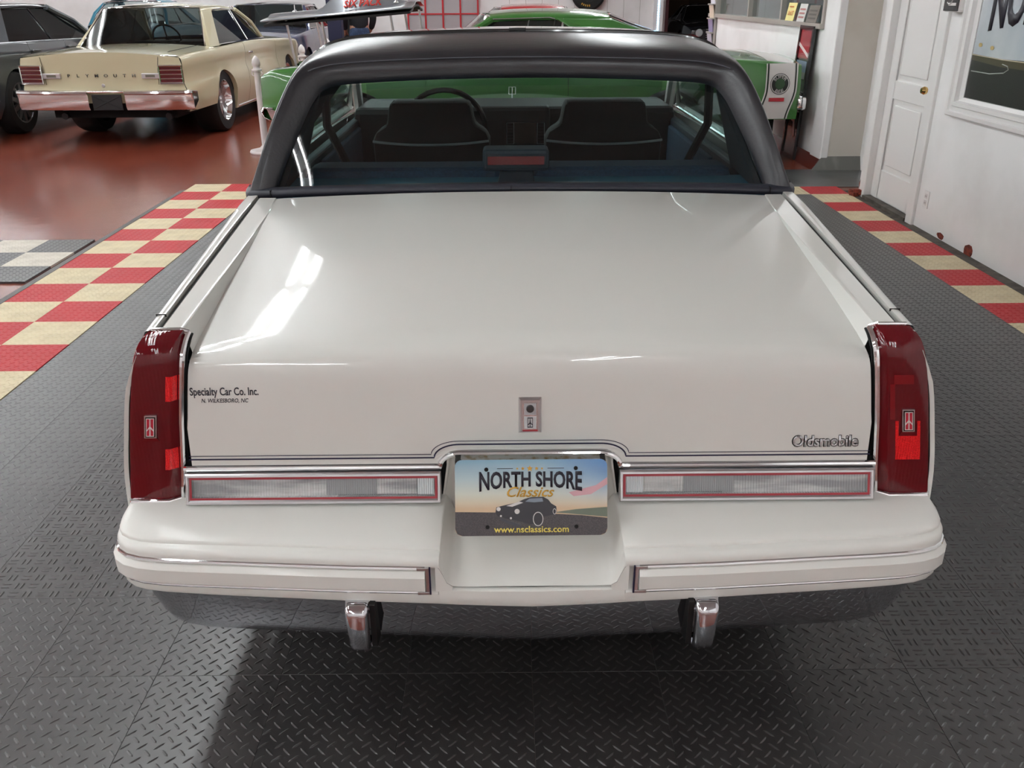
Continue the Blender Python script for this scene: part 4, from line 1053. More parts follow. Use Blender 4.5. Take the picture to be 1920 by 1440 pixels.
MB().bb(-.90, .90, -2.53, -2.44, .50, .62).build('rear_bumper', M_chrome, bee, bevel=.025)
bb_ = MB()
bb_.grid([[(x, 2.42+.10*(1-(x/.95)**4)+d, z) for d, z in ((-.06, .56), (.02, .56), (.05, .52), (.03, .47), (-.03, .44))] for x in lsp(-.93, .93, 25)])
bb_.build('front_bumper', M_chrome, bee, smooth=50, solid=.01)
for s in (-1, 1): MB().plate([(s*.93, 2.43, .56), (s*.95, 2.22, .50), (s*.95, 2.18, .40), (s*.93, 2.38, .43)], (-s*.02, 0, 0)).build('bumper_end', M_chrome, bee, smooth=0, bevel=.005)
MB().bb(-.655, .655, 1.0, 2.42, .30, .62).build('engine_bay', M_under, bee, smooth=0)
MB().bb(-.25, .25, 1.1, 1.8, .6, .78).build('engine', M_satin, bee, bevel=.05)
MB().lathe([(0, .0), (.20, 0), (.22, .02), (.22, .07), (.2, .085), (0, .09)], (0, 1.45, .78), 'Z', 24).build('air_cleaner', M_chrome, bee)
MB().tube([(-.60, 1.2, .80), (-.35, 1.5, .88), (-.3, 1.9, .84), (-.55, 2.2, .82)], .015, 6).build('engine_hose', M_chrome, bee)
B.under(-2.3, 2.3, .70)
cabin(bee, -1.3, .75, .72, .5, .93, M_black, .25, rows=((-.35, 2), (-1.1, 1)))
greenhouse(bee, M_green, .86, .38, -.72, -1.75, .965, 1.335, .80, .585, crown=.035, c_base=.95, c_top=.50, glassm=M_clearg, ratio=.35)
# round badge with its two words on the white band
for s in (-1,):
    yb_, zb_ = -2.26, .735; xo = B.x(yb_, zb_)
    def disc(r0, r1, n=30): return [[(s*(B.x(yb_+r*math.cos(a), zb_+r*math.sin(a))+.0042), yb_+r*math.cos(a), zb_+r*math.sin(a)) for a in [2*PI*k/n for k in range(n)]] for r in (r0, r1)]
    bd = MB().grid(disc(.0, .092), close=True).build('round_badge', M_decalk, bee, smooth=60)
    def ring2(r0, r1, m, nm, o):
        b = MB().grid(disc(r0, r1), close=True); b.v = [(p[0]+s*o, p[1], p[2]) for p in b.v]; b.build(nm, m, bd, smooth=60)
    ring2(.079, .086, M_decal, 'badge_ring', .001)
    b = MB().grid(disc(.0, .046), close=True); b.v = [(p[0]+s*.001, p[1], p[2]) for p in b.v]; b.build('badge_field', mat('badge_green', '2c4a2c', .4), bd, smooth=60)
    def arc(sgn):
        def f(x, y):
            a = x/.063; r = .050+y if sgn > 0 else .077-y
            return (r*math.sin(a), r*math.cos(a)) if sgn > 0 else (r*math.sin(a), -r*math.cos(a))
        return f
    bw1 = text('badge_word', 'SUPER', .032, M_decal, (s*(xo+.012), yb_, zb_), (0, -1, 0), (0, 0, 1), bd, .0006, off=.02, warp=arc(1), fit=(.135, .027))
    bw2 = text('badge_word', 'BEE', .032, M_decal, (s*(xo+.012), yb_, zb_), (0, -1, 0), (0, 0, 1), bd, .0006, off=.02, warp=arc(-1), fit=(.078, .027))

    for o_ in (bw1, bw2):
        for v in o_.data.vertices: v.co.x = s*(B.x(v.co.y, v.co.z)+.0062)

# lift-off hood standing on rods over the engine bay
hd = empty('hood_panel', (-1.5, 9.3, 0), label='grey lift-off hood with scoop lettered SIX PACK propped on rods above the green car', cat='car hood')
M_hood = mat('hood_grey', '8b8f94', .28, metal=.5, coat=.8)
rows = []
for x in lsp(-.72, .66, 13):
    z = 1.285+(x+.72)*.078
    rows.append([(x, y, z+.035*(1-(y/.72)**2)+(.02 if abs(y) < .35 else 0)) for y in lsp(-.70, .70, 15)])
h1 = MB().grid(rows).build('hood_skin', M_hood, hd, smooth=40, solid=.012)
MB().grid([[(p[0]*.97, p[1]*.97, p[2]-.035) for p in r] for r in rows]).build('hood_frame', M_black, hd, smooth=0, solid=.02)
sc_ = MB(); rows = []
for x, h, w in ((-.30, .02, .34), (-.22, .05, .35), (-.12, .125, .36), (.0, .14, .36), (.25, .13, .35), (.45, .08, .33), (.60, .02, .30)):
    z = 1.305+(x+.72)*.078
    rows.append([(x, -w-.03, z), (x, -w+.01, z+h*.8), (x, -w+.08, z+h), (x, w-.08, z+h), (x, w-.01, z+h*.8), (x, w+.03, z)])
sc_.grid(rows); sc = sc_.build('hood_scoop', M_hood, hd, smooth=40)
text('scoop_lettering', 'SIX PACK', .085, mat('red_lettering', 'd0352a', .4), (.17, -.392, 1.402), (1, 0, .06), (0, .25, 1), sc, .002, off=.03, shear=.3, sx=.98)
for x, y, z0 in ((-.53, -.5, .80), (-.25, -.5, .80), (.46, .55, .85), (.62, .45, .90), (.40, -.2, .85), (-.4, .5, .85)):
    MB().tube([(x+.06, y+.02, z0), (x, y, 1.27+(x+.72)*.078)], .012, 8).build('support_rod', M_satin, hd)
for x, y in ((-.45, -.45), (.50, -.5)):
    MB().lathe([(.022, 0), (.018, .012), (.006, .02), (.005, .06), (.0, .062)], (x, y, 1.335+(x+.72)*.078), 'Z', 12).build('hood_pin', M_chrome, hd)

# ------------------------------------------------------------------ beige coupe
ply = empty('vintage_coupe', (-4.19, 12.30, 0), math.radians(-2), label='beige two-door car seen from behind with chrome rear bumper', cat='car')
pw = table((-2.45, .85), (-2.2, .878), (-1.0, .895), (1, .90), (2.2, .875), (2.5, .83))
pz = table((-2.45, .905), (-2.2, .922), (-1.2, .94), (0, .955), (1.2, .93), (2.3, .875), (2.5, .85))
ppf = table((0, 0), (.02, .012), (.10, .018), (.14, .010), (.24, .012), (.33, .035), (.45, .04), (.6, .015), (.72, -.02))
Pl = Car(ply, pw, pz, ppf, .22, (-1.28, 1.62), .37, M_beige, zbx=lambda y: .22 if y > -1.28 else .36)
for s in (-1, 1):
    Pl.panel('quarter_panel', -2.45, -.42, s, 14); Pl.panel('door', -.42, .98, s); Pl.panel('front_fender', .98, 2.5, s, 14)
    for y in (-1.28, 1.62): wheel(ply, s*(.74 if y < 0 else .78), y, .355, .29 if y < 0 else .2, 'mag', s)
    MB().box((s*(Pl.x(-.28, .84)+.02), -.28, .84), (.04, .13, .028)).build('door_handle', M_chrome, ply, bevel=.008)
    MB().tube([(s*(Pl.x(y, .245)+.002), y, .245) for y in lsp(-.85, 1.2, 5)], .012, 6).build('sill_moulding', M_chrome, ply)
    # tail lamp
    x0, x1 = s*.63, s*.865
    fr = MB().tube([(x0, -2.495, .655), (x1, -2.475, .655), (x1, -2.475, .825), (x0, -2.495, .825)], .014, 6, close=True)
    f = fr.build('tail_lamp', M_chrome, ply)
    MB().plate([(x0, -2.49, .655), (x1, -2.47, .655), (x1, -2.47, .825), (x0, -2.49, .825)], (0, .03, 0)).build('lamp_lens', mat('old_lamp_red', '5c1018', .15, coat=.6), f, smooth=0)
    for i in range(3):
        z = .697+i*.043
        MB().tube([(x0, -2.496, z), (x1, -2.476, z)], .0065, 6).build('lamp_bar', M_chrome, f)
    bu = MB().bb(s*.53-.095, s*.53+.095, -2.50, -2.47, .70, .755).build('back_up_lamp', M_satin, ply, smooth=0, bevel=.006)
    MB().bb(s*.53-.05, s*.53+.05, -2.503, -2.49, .715, .74).build('back_up_lens', mat('lens_grey', '6d6a5e', .3), bu, smooth=0)
Pl.top('trunk_top', -2.44, -1.33, crown=.045, m=M_beige); Pl.top('hood', .80, 2.48, crown=.05)
Pl.end('tail_panel', -2.455, .45, .905, -.02, crown=.045); Pl.end('nose_panel', 2.49, .4, .85, .03, crown=.05)
for s in (-1, 1): MB().tube([(s*.605, -2.485, .64), (s*.615, -2.482, .80), (s*.63, -2.468, .915), (s*.66, -2.2, .955), (s*.70, -1.4, .98)], .003, 4).build('trunk_seam', M_gap, ply)
for i, ch_ in enumerate('PLYMOUTH'):
    text('tail_letter', ch_, .045, M_blackg, (-.35+i*.10, -2.484, .715), (1, 0, 0), (0, 0, 1), ply, .004, off=.01, sx=1.3)
MB().lathe([(0, -.008), (.016, -.006), (.02, 0)], (0, -2.478, .63), 'Y', 14).build('trunk_lock', M_satin, ply)
def bumper_strip(ua, ub, name):
    rows = []
    for x in lsp(ua, ub, 13):
        bo = -2.56+.07*(abs(x)/.95)**5
        rows.append([(x, bo+d, z) for d, z in ((.09, .585), (.015, .585), (0, .575), (-.005, .555), (.015, .54), (.012, .42), (.03, .385), (.08, .375))])
    return MB().grid(rows).build(name, M_chrome, ply, smooth=40)
bumper_strip(-.95, -.16, 'bumper_half'); bumper_strip(.24, .95, 'bumper_half')
MB().bb(-.16, .24, -2.56, -2.50, .56, .585).build('bumper_bridge', M_chrome, ply, bevel=.01)
for s in (-1, 1): MB().plate([(s*.95, -2.49, .585), (s*.965, -2.36, .57), (s*.965, -2.36, .47), (s*.95, -2.47, .385)], (-s*.03, 0, 0)).build('bumper_end', M_chrome, ply, smooth=0, bevel=.01)
lp_ = MB().bb(-.12, .20, -2.545, -2.535, .385, .545).build('plate_frame', M_plate, ply, smooth=0, bevel=.004)
for a, b in (((-.11, .40), (.19, .53)), ((-.11, .53), (.19, .40))): MB().tube([(a[0], -2.547, a[1]), (b[0], -2.547, b[1])], .004, 5).build('plate_cross', M_black, lp_)
for s in (-.55, .6): MB().tube([(s, -1.9, .33), (s, -2.35, .30)], .035, 12).build('exhaust_pipe', M_black, ply)
Pl.under(-2.3, 2.3, .68, .28)
cabin(ply, -1.3, .85, .72, .5, .98, M_black, .35, rows=((-.25, 2), (-1.0, 1)))
greenhouse(ply, M_beige, .86, .30, -.90, -1.34, .965, 1.385, .80, .60, crown=.04, c_base=.36, c_top=.30, glassm=M_darkg, wsm=M_clearg, ratio=.62)

# ------------------------------------------------------------------ grey sedan
suv = empty('grey_sedan', (-6.64, 12.35, 0), 0, label='dark grey modern four-door sedan at the left edge beside the beige car', cat='car')
sw_ = table((-2.4, .82), (-1.8, .87), (0, .89), (1.5, .87), (2.3, .75))
sz_ = table((-2.4, .98), (-1.8, 1.01), (0, .985), (1.0, .955), (1.8, .87), (2.3, .72))
sp_ = table((0, 0), (.05, .012), (.12, .03), (.30, .04), (.45, .05), (.6, .035), (.75, .01))
S = Car(suv, sw_, sz_, sp_, .22, (-1.45, 1.40), .38, M_grey, zc=.35)
for s in (-1, 1):
    S.panel('quarter_panel', -2.4, -1.02, s); S.panel('rear_door', -1.02, -.08, s); S.panel('front_door', -.08, .95, s); S.panel('front_fender', .95, 2.3, s)
    for y in (-1.45, 1.40): wheel(suv, s*.80, y, .35, .22, 'alloy', s)
    for y in (-.92, .02): MB().box((s*(S.x(y, .90)+.022), y, .90), (.03, .20, .03)).build('door_handle', M_grey, suv, bevel=.01)
    mm = MB().box((s*1.0, .72, 1.07), (.20, .12, .15)).build('door_mirror', M_blackg, suv, bevel=.04)
    MB().bb(s*.94-.06, s*.94+.06, .70, .76, 1.0, 1.03).build('mirror_foot', M_blackg, mm)
S.top('trunk_top', -2.39, -1.75, crown=.04); S.top('hood', 1.0, 2.28, crown=.06)
S.end('tail_panel', -2.39, .4, .98, -.05, crown=.04); S.end('nose_panel', 2.29, .3, .72, .08, crown=.06)
for s in (-1, 1): MB().bb(s*.68-.14, s*.68+.14, -2.46, -2.40, .78, .90).build('tail_lamp', M_red, suv, smooth=0, bevel=.02)
MB().bb(-.85, .85, -2.50, -2.36, .36, .60).build('rear_bumper', M_grey, suv, bevel=.05)
S.under(-2.2, 2.2, .7)
cabin(suv, -1.4, .9, .72, .5, 1.05, M_seat, .3, rows=((-.2, 2), (-1.1, 2)))
greenhouse(suv, M_grey, 1.02, .22, -1.15, -1.85, .985, 1.42, .83, .60, crown=.04, c_base=.55, c_top=.22, glassm=M_darkg, trim=M_blackg, ratio=.47, pillar=.04)

# ------------------------------------------------------------------ more cars at the back
def back_car(name, loc, rz, paint, label, L, zr, zb, wb, wr, yA, yB, yC, yD, zt, W0=.86, roofm=None, g=M_darkg, cb=.35, crown=.04, nose=True):
    r = empty(name, loc, rz, label=label, cat='car')
    w = table((-L, W0*.92), (-L*.7, W0), (L*.7, W0), (L, W0*.9)); z = table(*zt)
    c = Car(r, w, z, table((0, 0), (.05, .02), (.25, .04), (.5, .03), (.7, -.02)), .22, (-L*.54, L*.62), .37, paint)
    for s in (-1, 1):
        c.panel('quarter_panel', -L, yD+cb+.1, s); c.panel('door', yD+cb+.1, yA+.1, s); c.panel('front_fender', yA+.1, L, s)
        for y in (-L*.54, L*.62): wheel(r, s*(W0-.09), y, .34, .2, 'plain', s)
    c.top('trunk_top', -L+.01, yD+.03, crown=crown); c.top('hood', yA-.06, L-.02, crown=crown+.02)
    c.end('tail_panel', -L+.01, .35, z(-L), -.04, crown=crown); c.end('nose_panel', L-.01, .35, z(L), .05, crown=crown+.02)
    c.under(-L*.9, L*.9, .66)
    MB().bb(-W0, W0, L, L+.1, .40, .52).build('front_bumper', M_chrome, r, bevel=.02)
    MB().bb(-W0, W0, -L-.1, -L, .40, .52).build('rear_bumper', M_chrome, r, bevel=.02)
    for s in (-1, 1): MB().lathe([(0, .03), (.07, .02), (.085, 0)], (s*W0*.72, L+.05, .66), 'Y', 16).build('headlamp', M_clear2, r)
    gr = MB().bb(-W0*.55, W0*.55, L+.03, L+.06, .55, .75).build('grille', M_blackg, r, smooth=0)
    for i in range(5): MB().bb(-W0*.55, W0*.55, L+.055, L+.075, .56+i*.042, .572+i*.042).build('grille_bar', M_chrome, gr, smooth=0)
    cabin(r, yD+.1, yA, W0-.12, .5, zb, M_seat, yA-.55, rows=((-.2, 2),))
    greenhouse(r, paint, yA, yB, yC, yD, zb, zr, wb, wr, crown=crown, c_base=cb, c_top=.2, glassm=g, roofm=roofm)
    return r
back_car('navy_car', (-4.22, 17.35, 0), PI, M_navycar, 'dark blue car with black roof facing the camera behind the beige coupe', 2.4, 1.36, .965, .80, .60, .80, .25, -.9, -1.5,
         ((-2.4, .88), (0, .95), (1.2, .93), (2.3, .87), (2.4, .84)), roofm=M_blackg)
back_car('teal_car', (-6.75, 17.6, 0), PI, M_teal, 'teal small car with rounded roof behind the beige coupe', 2.0, 1.42, 1.02, .72, .52, .62, .22, -.6, -1.3,
         ((-2.0, .75), (-1.2, .95), (0, 1.0), (.8, .97), (1.8, .80), (2.0, .70)), W0=.74, g=M_clearg, crown=.09)
back_car('red_car', (.25, 13.4, 0), PI/2, M_redcar, 'red car mostly hidden behind the green hardtop', 2.4, 1.335, .97, .80, .58, .8, .3, -.55, -1.2,
         ((-2.4, .9), (0, .96), (1.2, .98), (2.3, .86), (2.4, .82)), crown=.04)
back_car('dark_coupe', (5.05, 23.7, 0), PI, M_blkcar, 'black and blue car in the dark room beyond the doorway', 2.2, 1.22, .88, .78, .56, .7, .2, -.6, -1.2,
         ((-2.2, .8), (0, .88), (1.2, .84), (2.1, .74), (2.2, .70)))

# ------------------------------------------------------------------ stanchions
def stanchion(x, y, label):
    r = empty('stanchion', (x, y, 0), label=label, cat='stanchion', group='white plastic barrier posts')
    MB().lathe([(0, 0), (.16, 0), (.165, .012), (.155, .03), (.06, .05), (.038, .075)], (0, 0, 0), 'Z', 28).build('base', M_wplast, r)
    MB().lathe([(.036, .05), (.034, .5), (.030, .82)], (0, 0, 0), 'Z', 20).build('post', M_wplast, r)
    MB().lathe([(.030, .80), (.052, .805), (.052, .82), (.034, .825), (.032, .845), (.040, .855), (.043, .88), (.034, .915), (.012, .945), (0, .95)], (0, 0, 0), 'Z', 20).build('finial', M_wplast, r)
    for s in (-1, 1): MB().tube([(s*.03+s*.022*math.sin(a), 0, .78-.022*math.cos(a)) for a in lsp(0, PI, 8)], .006, 6).build('hook', M_wplast, r)
stanchion(-2.50, 9.34, 'white barrier post with round base standing nearest, beside the green fender')
stanchion(-2.49, 11.46, 'white barrier post behind the nose of the green car, second from the camera')
stanchion(-2.46, 13.0, 'white barrier post farthest back, next to the dark blue column')

# ------------------------------------------------------------------ far wall things
col = empty('steel_column', (-2.72, 15.2, 0), label='dark blue square steel column behind the propped grey hood', cat='column')
MB().bb(-.11, .11, -.11, .11, .02, 3.7).build('post', mat('column_navy', '14173a', .5), col, smooth=0, bevel=.01)
MB().bb(-.2, .2, -.2, .2, 0, .02).build('base_plate', mat('column_navy', '14173a', .5), col, smooth=0)
cab = empty('tool_cabinet', (-2.78, 17.2, 0), label='tall black cabinet standing beside the person in jeans', cat='cabinet')
MB().bb(-.14, .14, -.2, .2, 0, 1.15).build('body', M_blackg, cab, smooth=0, bevel=.01)
MB().bb(-.12, .12, -.215, -.2, .05, 1.1).build('door', M_black, cab, smooth=0, bevel=.004)
gd_ = empty('glazed_panel', (-1.36, 20.95, 0), label='red framed panel wall with grey panes against the far white wall', cat='partition')
M_rf = mat('red_frame', 'b81d26', .45); M_gp = mat('grey_pane', 'a8a2a4', .3, coat=.3)
xs = [-.77+i*.385 for i in range(5)]; zs = [.05, .55, 1.1, 1.65, 2.2]
for x in xs: MB().bb(x-.018, x+.018, -.03, .03, 0, 2.25).build('frame_post', M_rf, gd_, smooth=0)
for z in zs: MB().bb(-.79, .79, -.025, .025, z-.015, z+.015).build('frame_rail', M_rf, gd_, smooth=0)
for x in xs[:-1]:
    for z in zs[:-1]: MB().bb(x+.018, x+.367, -.005, .005, z+.015, z+(.5 if z < .5 else .55)-.015).build('pane', M_gp, gd_, smooth=0)
rp_ = empty('red_post', (-3.06, 20.9, 0), label='narrow red upright post left of the white far wall', cat='post')
MB().bb(-.045, .045, -.045, .045, 0, 2.6).build('post_shaft', M_rf, rp_, smooth=0, bevel=.005)
MB().bb(-.09, .09, -.07, .07, 0, .02).build('post_foot', M_rf, rp_, smooth=0)
ty_ = empty('racing_tire', (1.83, 20.9, 1.52), label='black tire with yellow sidewall marks hung on the far white wall', cat='tire')
MB().lathe([(.19, -.08), (.33, -.09), (.37, -.05), (.38, .0), (.37, .06), (.19, .08), (.19, -.08)], (0, 0, 0), 'Y', 36).build('tire_carcass', M_tire, ty_)
MB().lathe([(0, -.02), (.19, -.04), (.19, .05)], (0, 0, 0), 'Y', 24).build('wheel_disc', M_black, ty_)
for k in range(5):
    a_ = -.55+k*.16; R = Matrix.Rotation(-a_, 3, 'Y')
    MB().box(R@Vector((0, -.088, -.27)), (.022, .012, .04), R).build('sidewall_mark', M_gold, ty_, smooth=0)
led = empty('led_column', (3.36, 20.9, 0), label='white post with a strip of pale blue lights beside the doorway', cat='light strip')
MB().bb(-.09, .12, -.05, .08, 0, 2.6).build('post', M_wall, led, smooth=0)
ld = MB()
for i in range(44): ld.bb(.0, .035, -.058, -.05, .25+i*.05, .28+i*.05)
ld.build('diodes', mat('led_light', 'bfe8ff', .5, emit=('a8dcff', 3.0)), led, smooth=0, kind='stuff')
fx_ = empty('white_cabinet', (3.95, 26.35, 0), label='narrow white cabinet in the dark room beyond the doorway', cat='cabinet')
MB().bb(-.17, .17, -.2, .2, 0, 1.55).build('body', M_trimw, fx_, smooth=0, bevel=.01)
MB().bb(.05, .07, -.215, -.2, .8, 1.0).build('handle', M_black, fx_, smooth=0)

# ------------------------------------------------------------------ right wall things
pic = empty('framed_poster', (XR, 4.75, .775), label='large white-framed poster lettered NORTH SHORE on the right wall', cat='poster')
def pw_(x0, x1, y0, y1, z0, z1): return MB().bb(-x1, -x0, y0-4.75, y1-4.75, z0-.775, z1-.775)
Y0, Y1, Z0, Z1 = 3.70, 5.81, .775, 2.05
PRF = [(0, 0), (0, .028), (.012, .044), (.040, .046), (.048, .032), (.082, .032), (.092, .050), (.122, .050), (.132, .026), (.160, .014), (.160, .003)]
MB().grid([[(-h, y-4.75, z-.775) for y, z in ((Y0+i, Z0+i*.76), (Y1-i, Z0+i*.76), (Y1-i, Z1-i*.76), (Y0+i, Z1-i*.76))] for i, h in PRF], close=True).build('frame', M_trimw, pic, smooth=0)
sh = pw_(.004, .010, Y0+.165, Y1-.165, Z0+.125, Z1-.125).build('print_sky', mat('poster_sky', 'b4bcc4', .25, coat=.6, noise=(2.5, 'c9cfd2', .4, .7)), pic, smooth=0)
def wq(Y, z, o=.0115): return (-o, Y-4.75, z-.775)
MB().plate([wq(Y1-.165, .90), wq(Y0+.165, .90), wq(Y0+.165, 1.15), wq(5.0, 1.148), wq(5.3, 1.142), wq(Y1-.165, 1.152)], (.001, 0, 0)).build('print_road', mat('poster_road', '1b1b1a', .4, coat=.2, noise=(180, '34332f', .5, .75)), sh, smooth=0)
MB().plate([wq(Y1-.165, 1.118, .0125), wq(5.3, 1.10, .0125), wq(Y0+.165, 1.10, .0125), wq(Y0+.165, 1.145, .0125), wq(5.3, 1.138, .0125), wq(Y1-.165, 1.148, .0125)], (.0005, 0, 0)).build('print_field', mat('poster_field', '4c4434', .3, coat=.5), sh, smooth=0)
MB().tube([wq(Y1-.165, 1.148, .0128), wq(5.3, 1.139, .0128), wq(Y0+.165, 1.144, .0128)], .003, 4).build('print_horizon', mat('poster_horizon', 'b8ad92', .4), sh)
MB().tube([wq(5.62, 1.055, .0128), wq(5.4, 1.055, .0128), wq(5.25, 1.07, .0128), wq(5.205, 1.092, .0128), wq(5.22, 1.108, .0128), wq(5.28, 1.116, .0128)], .003, 4).build('print_line', mat('poster_line', '9aa09a', .4), sh)
def wps(x, y): k = (x/.78)**2; return x, .28-(.28-y)*(.78+.22*k)
text('poster_lettering', 'NORTH SHORE', .30, M_print, wq(4.74, 1.30), (0, -1, 0), (0, 0, 1), sh, .0004, off=.045, warp=wps, fit=(1.56, .30))
text('poster_script', 'Classics', .16, M_gold, wq(4.75, 1.195, .0128), (0, -1, 0), (0, 0, 1), sh, .0004, off=.02, shear=.35)
for y, z in ((5.57, 1.205), (5.43, 1.195)):
    MB().plate([wq(y+.022*math.cos(2*PI*k/10), z+.012*math.sin(2*PI*k/10), .0125) for k in range(10)], (.0005, 0, 0)).build('print_spot', mat('poster_spot', 'b09a62', .4), sh, smooth=0)
sg = empty('wall_sign', (XR, 5.90, 1.46), label='small black sign with white script above the door side of the poster', cat='sign')
MB().bb(-.075, 0, -.10, .10, -.08, .10).build('sign_box', M_trimw, sg, smooth=0, bevel=.012)
MB().bb(-.079, -.07, -.094, .094, -.074, .094).build('sign_face', M_poster, sg, smooth=0, bevel=.002)
MB().tube([(-.080, .02+.05*math.cos(a)*.9, .01+.045*math.sin(a)) for a in lsp(.9, 5.4, 14)], .004, 5).build('sign_swash', M_decal, sg)
for y, z, w in ((-.02, -.035, .10), (-.03, .0, .07)): MB().bb(-.0805, -.078, y-w/2, y+w/2, z-.008, z+.008).build('sign_line', M_decal, sg, smooth=0)
MB().lathe([(.0, -.001), (.028, 0), (.028, .003)], (-.081, -.05, .06), 'X', 20).build('sign_roundel', M_decal, sg)
out = empty('wall_outlet', (XR, 5.905, .21), label='white electrical outlet low on the right wall beside the door', cat='outlet')
MB().bb(-.007, 0, -.037, .037, -.058, .058).build('cover_plate', M_trimw, out, smooth=0, bevel=.003)
for z in (-.022, .022):
    rc = MB().bb(-.009, -.005, -.018, .018, z-.015, z+.015).build('receptacle', M_wplast, out, smooth=0, bevel=.002)
    for y in (-.007, .007): MB().bb(-.0095, -.0085, y-.0015, y+.0015, z-.006, z+.006).build('slot', M_gap, rc, smooth=0)
# leaning narrow frame
lf = empty('leaning_picture', (2.80, 8.66, 0), label='narrow black-framed car picture leaning on the white wall beside the green tail', cat='picture')
lean = (XO-.012-.035-2.80)
def lfp(y, z, o=0.): return (lean*z/1.21-o, y, z)
def lplate(nm, y0, y1, z0, z1, m, o, t=.012): MB().plate([lfp(y0, z0, o), lfp(y1, z0, o), lfp(y1, z1, o), lfp(y0, z1, o)], (t, 0, .0)).build(nm, m, lf, smooth=0)
for a in ((0, .035, 0, 1.21), (.365, .40, 0, 1.21), (.035, .365, 0, .035), (.035, .365, 1.175, 1.21)): lplate('frame_bar', *a, M_blackg, .012, .03)
lplate('print', .035, .365, .035, 1.175, mat('lean_print_dark', '131417', .2, coat=.8), .0)
lplate('print_red', .035, .365, .92, 1.175, mat('lean_print_red', '9c1f2c', .25, coat=.7), .003, .002)
MB().plate([lfp(.05, .93, .005), lfp(.365, 1.03, .005), lfp(.365, 1.06, .005), lfp(.05, .96, .005)], (.001, 0, 0)).build('print_sweep', M_decal, lf, smooth=0)
lplate('print_sky', .035, .365, .80, .90, mat('lean_print_blue', '8aa0b4', .25, coat=.7), .003, .002)
lplate('print_grey', .035, .365, .74, .80, mat('lean_print_grey', '9aa29c', .25, coat=.7), .003, .002)
lplate('print_green', .035, .365, .62, .74, mat('lean_print_green', '33523a', .25, coat=.7), .003, .002)
for z in (.60, .50, .44): lplate('print_line', .035, .365, z, z+.012, M_satin, .004, .002)
MB().plate([lfp(.08, .22, .004), lfp(.14, .20, .004), lfp(.18, .34, .004), lfp(.30, .36, .004), lfp(.30, .39, .004), lfp(.14, .37, .004)], (.001, 0, 0)).build('print_chrome', M_satin, lf, smooth=0)
# cards standing on the window sill
def card(y0, y1, h, m, label, word=None, wc=None):
    r = empty('sign_card', (XO-.035, (y0+y1)/2, 1.236), label=label, cat='card', group='cards on the office window sill')
    w = (y1-y0)/2
    c = MB().plate([(0, -w, 0), (0, w, 0), (.03, w, h), (.03, -w, h)], (.004, 0, 0)).build('card_sheet', m, r, smooth=0)
    if word:
        text('card_word', word, .062, wc, (.0085, 0, .05), (0, -1, 0), (.2, 0, 1), c, .0006, off=.02, sx=.8)
        MB().bb(.016, .018, -w*.5, w*.5, h*.75, h*.82).build('card_line', wc, c, smooth=0)
    else:
        for k in range(3): MB().plate([(-.002+.03*(.2+.22*k), -w*.7, h*(.2+.22*k)), (-.002+.03*(.2+.22*k), w*.7, h*(.2+.22*k)), (-.002+.03*(.3+.22*k), w*.7, h*(.3+.22*k)), (-.002+.03*(.3+.22*k), -w*.7, h*(.3+.22*k))], (-.0006, 0, 0)).build('card_line', wc, c, smooth=0)
    MB().plate([(.034, -.02, 0), (.034, .02, 0), (.034, .0, h*.7)], (.003, 0, 0)).build('card_stand', M_black, c, smooth=0)
card(9.40, 9.67, .165, mat('card_yellow', 'e3d58a', .5), 'yellow card with orange lettering on the office window sill', 'BANDIT', mat('card_orange', 'c8702a', .5))
card(9.06, 9.29, .16, mat('card_white', 'c9c6c2', .5), 'pale card with dull red lines between the yellow and the brown card', None, mat('card_redline', 'a86a64', .5))
card(8.70, 9.00, .15, mat('card_brown', '6a625a', .6), 'grey-brown card on the sill next to the white corner', None, mat('card_dark', '4c463f', .6))
# brochure rack on the office end
rk_ = empty('brochure_rack', (XO-.01, 13.05, .80), label='narrow tall rack of printed brochures on the end of the office wall', cat='rack')
MB().bb(-.03, .0, -.16, .16, .0, 1.1).build('back_board', M_alu, rk_, smooth=0)
for i in range(6):
    z = .02+i*.18
    MB().plate([(-.035, -.13, z), (-.035, .13, z), (-.06, .13, z+.16), (-.06, -.13, z+.16)], (.008, 0, 0)).build('brochure', mat('brochure_%d' % (i % 3), ('cfcbd6', '8f86a8', 'd8c8b4')[i % 3], .5), rk_, smooth=0)
    MB().bb(-.075, -.03, -.14, .14, z-.015, z).build('pocket', M_alu, rk_, smooth=0)

# ------------------------------------------------------------------ person in the background
def skin_obj(name, verts, edges, radii, m, parent, root=0, sub=2):
    me = bpy.data.meshes.new(name); me.from_pydata(verts, edges, []); o = link(name, me, m, parent)
    md = o.modifiers.new('skin', 'SKIN'); md.use_smooth_shade = True
    if not me.skin_vertices: return o
    for i, sv in enumerate(me.skin_vertices[0].data):
        r = radii[i]; sv.radius = r if isinstance(r, tuple) else (r, r); sv.use_root = (i == root)
    sb = o.modifiers.new('sub', 'SUBSURF'); sb.levels = sub; sb.render_levels = sub
    return o
per = empty('person', (-2.52, 16.35, 0), math.radians(20), label='person in dark jacket and blue jeans standing behind the propped hood', cat='person')
M_skin = mat('skin', 'b98a70', .55); M_jean = mat('denim', '2b3a56', .85, noise=(30, '3b4d6c', .4, .7)); M_jack = mat('dark_jacket', '14161d', .8)
V = [(0, 0, .98), (0, 0, 1.18), (0, .01, 1.38), (0, .01, 1.46), (0, 0, 1.54), (0, -.01, 1.62), (0, 0, 1.70)]
Ed = [(0, 1), (1, 2), (2, 3), (3, 4), (4, 5), (5, 6)]; Rd = [.13, .12, .12, .06, .055, .085, .075]
def chain(P, R, a):
    for p, r in zip(P, R):
        V.append(p); Rd.append(r); Ed.append((a, len(V)-1)); a = len(V)-1
    return a
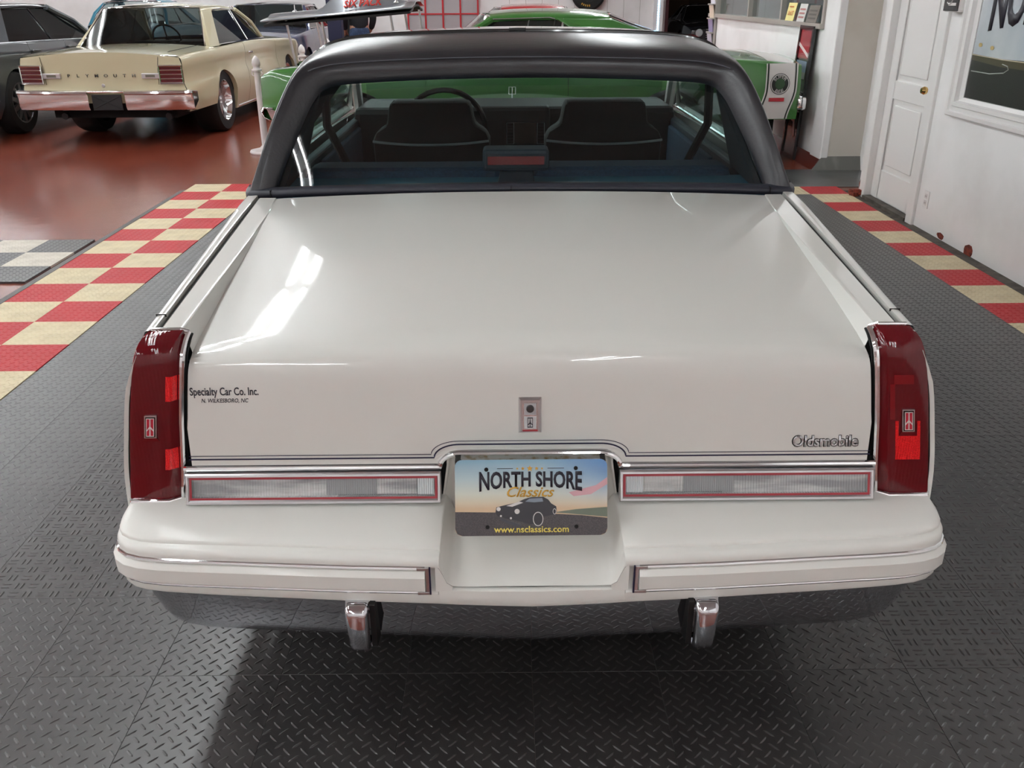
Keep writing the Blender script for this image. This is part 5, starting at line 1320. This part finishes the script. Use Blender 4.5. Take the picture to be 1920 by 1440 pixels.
for s in (-1, 1):
    chain([(s*.10, 0, .90), (s*.115, .01, .50), (s*.12, -.01, .09), (s*.125, .10, .04)], [.085, .058, .04, .035], 0)
    e = chain([(s*.19, 0, 1.38), (s*.25, -.03, 1.12), (s*.22, .12, .93), (s*.20, .20, .88)], [.055, .045, .034, .03], 2)
    for k in range(4): chain([(s*(.185+.012*k), .25, .875-.008*k), (s*(.18+.012*k), .285, .855-.008*k)], [.0095, .008], e)
    chain([(s*.165, .215, .865), (s*.155, .235, .845)], [.011, .009], e)
body = skin_obj('body', V, Ed, Rd, M_skin, per)
jv, je, jr = [(0, 0, 1.06), (0, 0, .92)], [(0, 1)], [(.165, .13), (.165, .135)]
for s in (-1, 1):
    a = 1
    for p, r in zip([(s*.10, 0, .82), (s*.115, .01, .50), (s*.12, -.01, .10)], [.098, .078, .066]):
        jv.append(p); jr.append(r); je.append((a, len(jv)-1)); a = len(jv)-1
skin_obj('jeans', jv, je, jr, M_jean, per)
kv, ke, kr = [(0, 0, .88), (0, 0, 1.15), (0, .01, 1.36), (0, .01, 1.45)], [(0, 1), (1, 2), (2, 3)], [(.18, .14), (.175, .14), (.165, .13), .075]
for s in (-1, 1):
    a = 2
    for p, r in zip([(s*.20, 0, 1.38), (s*.255, -.03, 1.12), (s*.225, .11, .94)], [.08, .066, .05]):
        kv.append(p); kr.append(r); ke.append((a, len(kv)-1)); a = len(kv)-1
skin_obj('jacket', kv, ke, kr, M_jack, per)
MB().lathe([(.0, .125), (.055, .115), (.088, .07), (.095, .02), (.085, -.03), (.07, -.045)], (0, -.015, 1.655), 'Z', 18).build('hair', mat('brown_hair', '2a1d15', .8), per)
for s in (-1, 1):
    MB().bb(s*.12-.045, s*.12+.045, -.07, .20, 0, .085).build('shoe', M_black, per, bevel=.03)
    MB().lathe([(0, -.01), (.010, -.008), (.012, 0)], (s*.03, .085, 1.635), 'Y', 10).build('eye', M_decalk, per)
MB().plate([(-.014, .08, 1.595), (.014, .08, 1.595), (0, .115, 1.60), (0, .085, 1.635)], (0, .004, 0)).build('nose', M_skin, per, bevel=.003)
MB().bb(-.024, .024, .078, .09, 1.562, 1.57).build('mouth', mat('lips', '8c4a44', .5), per)
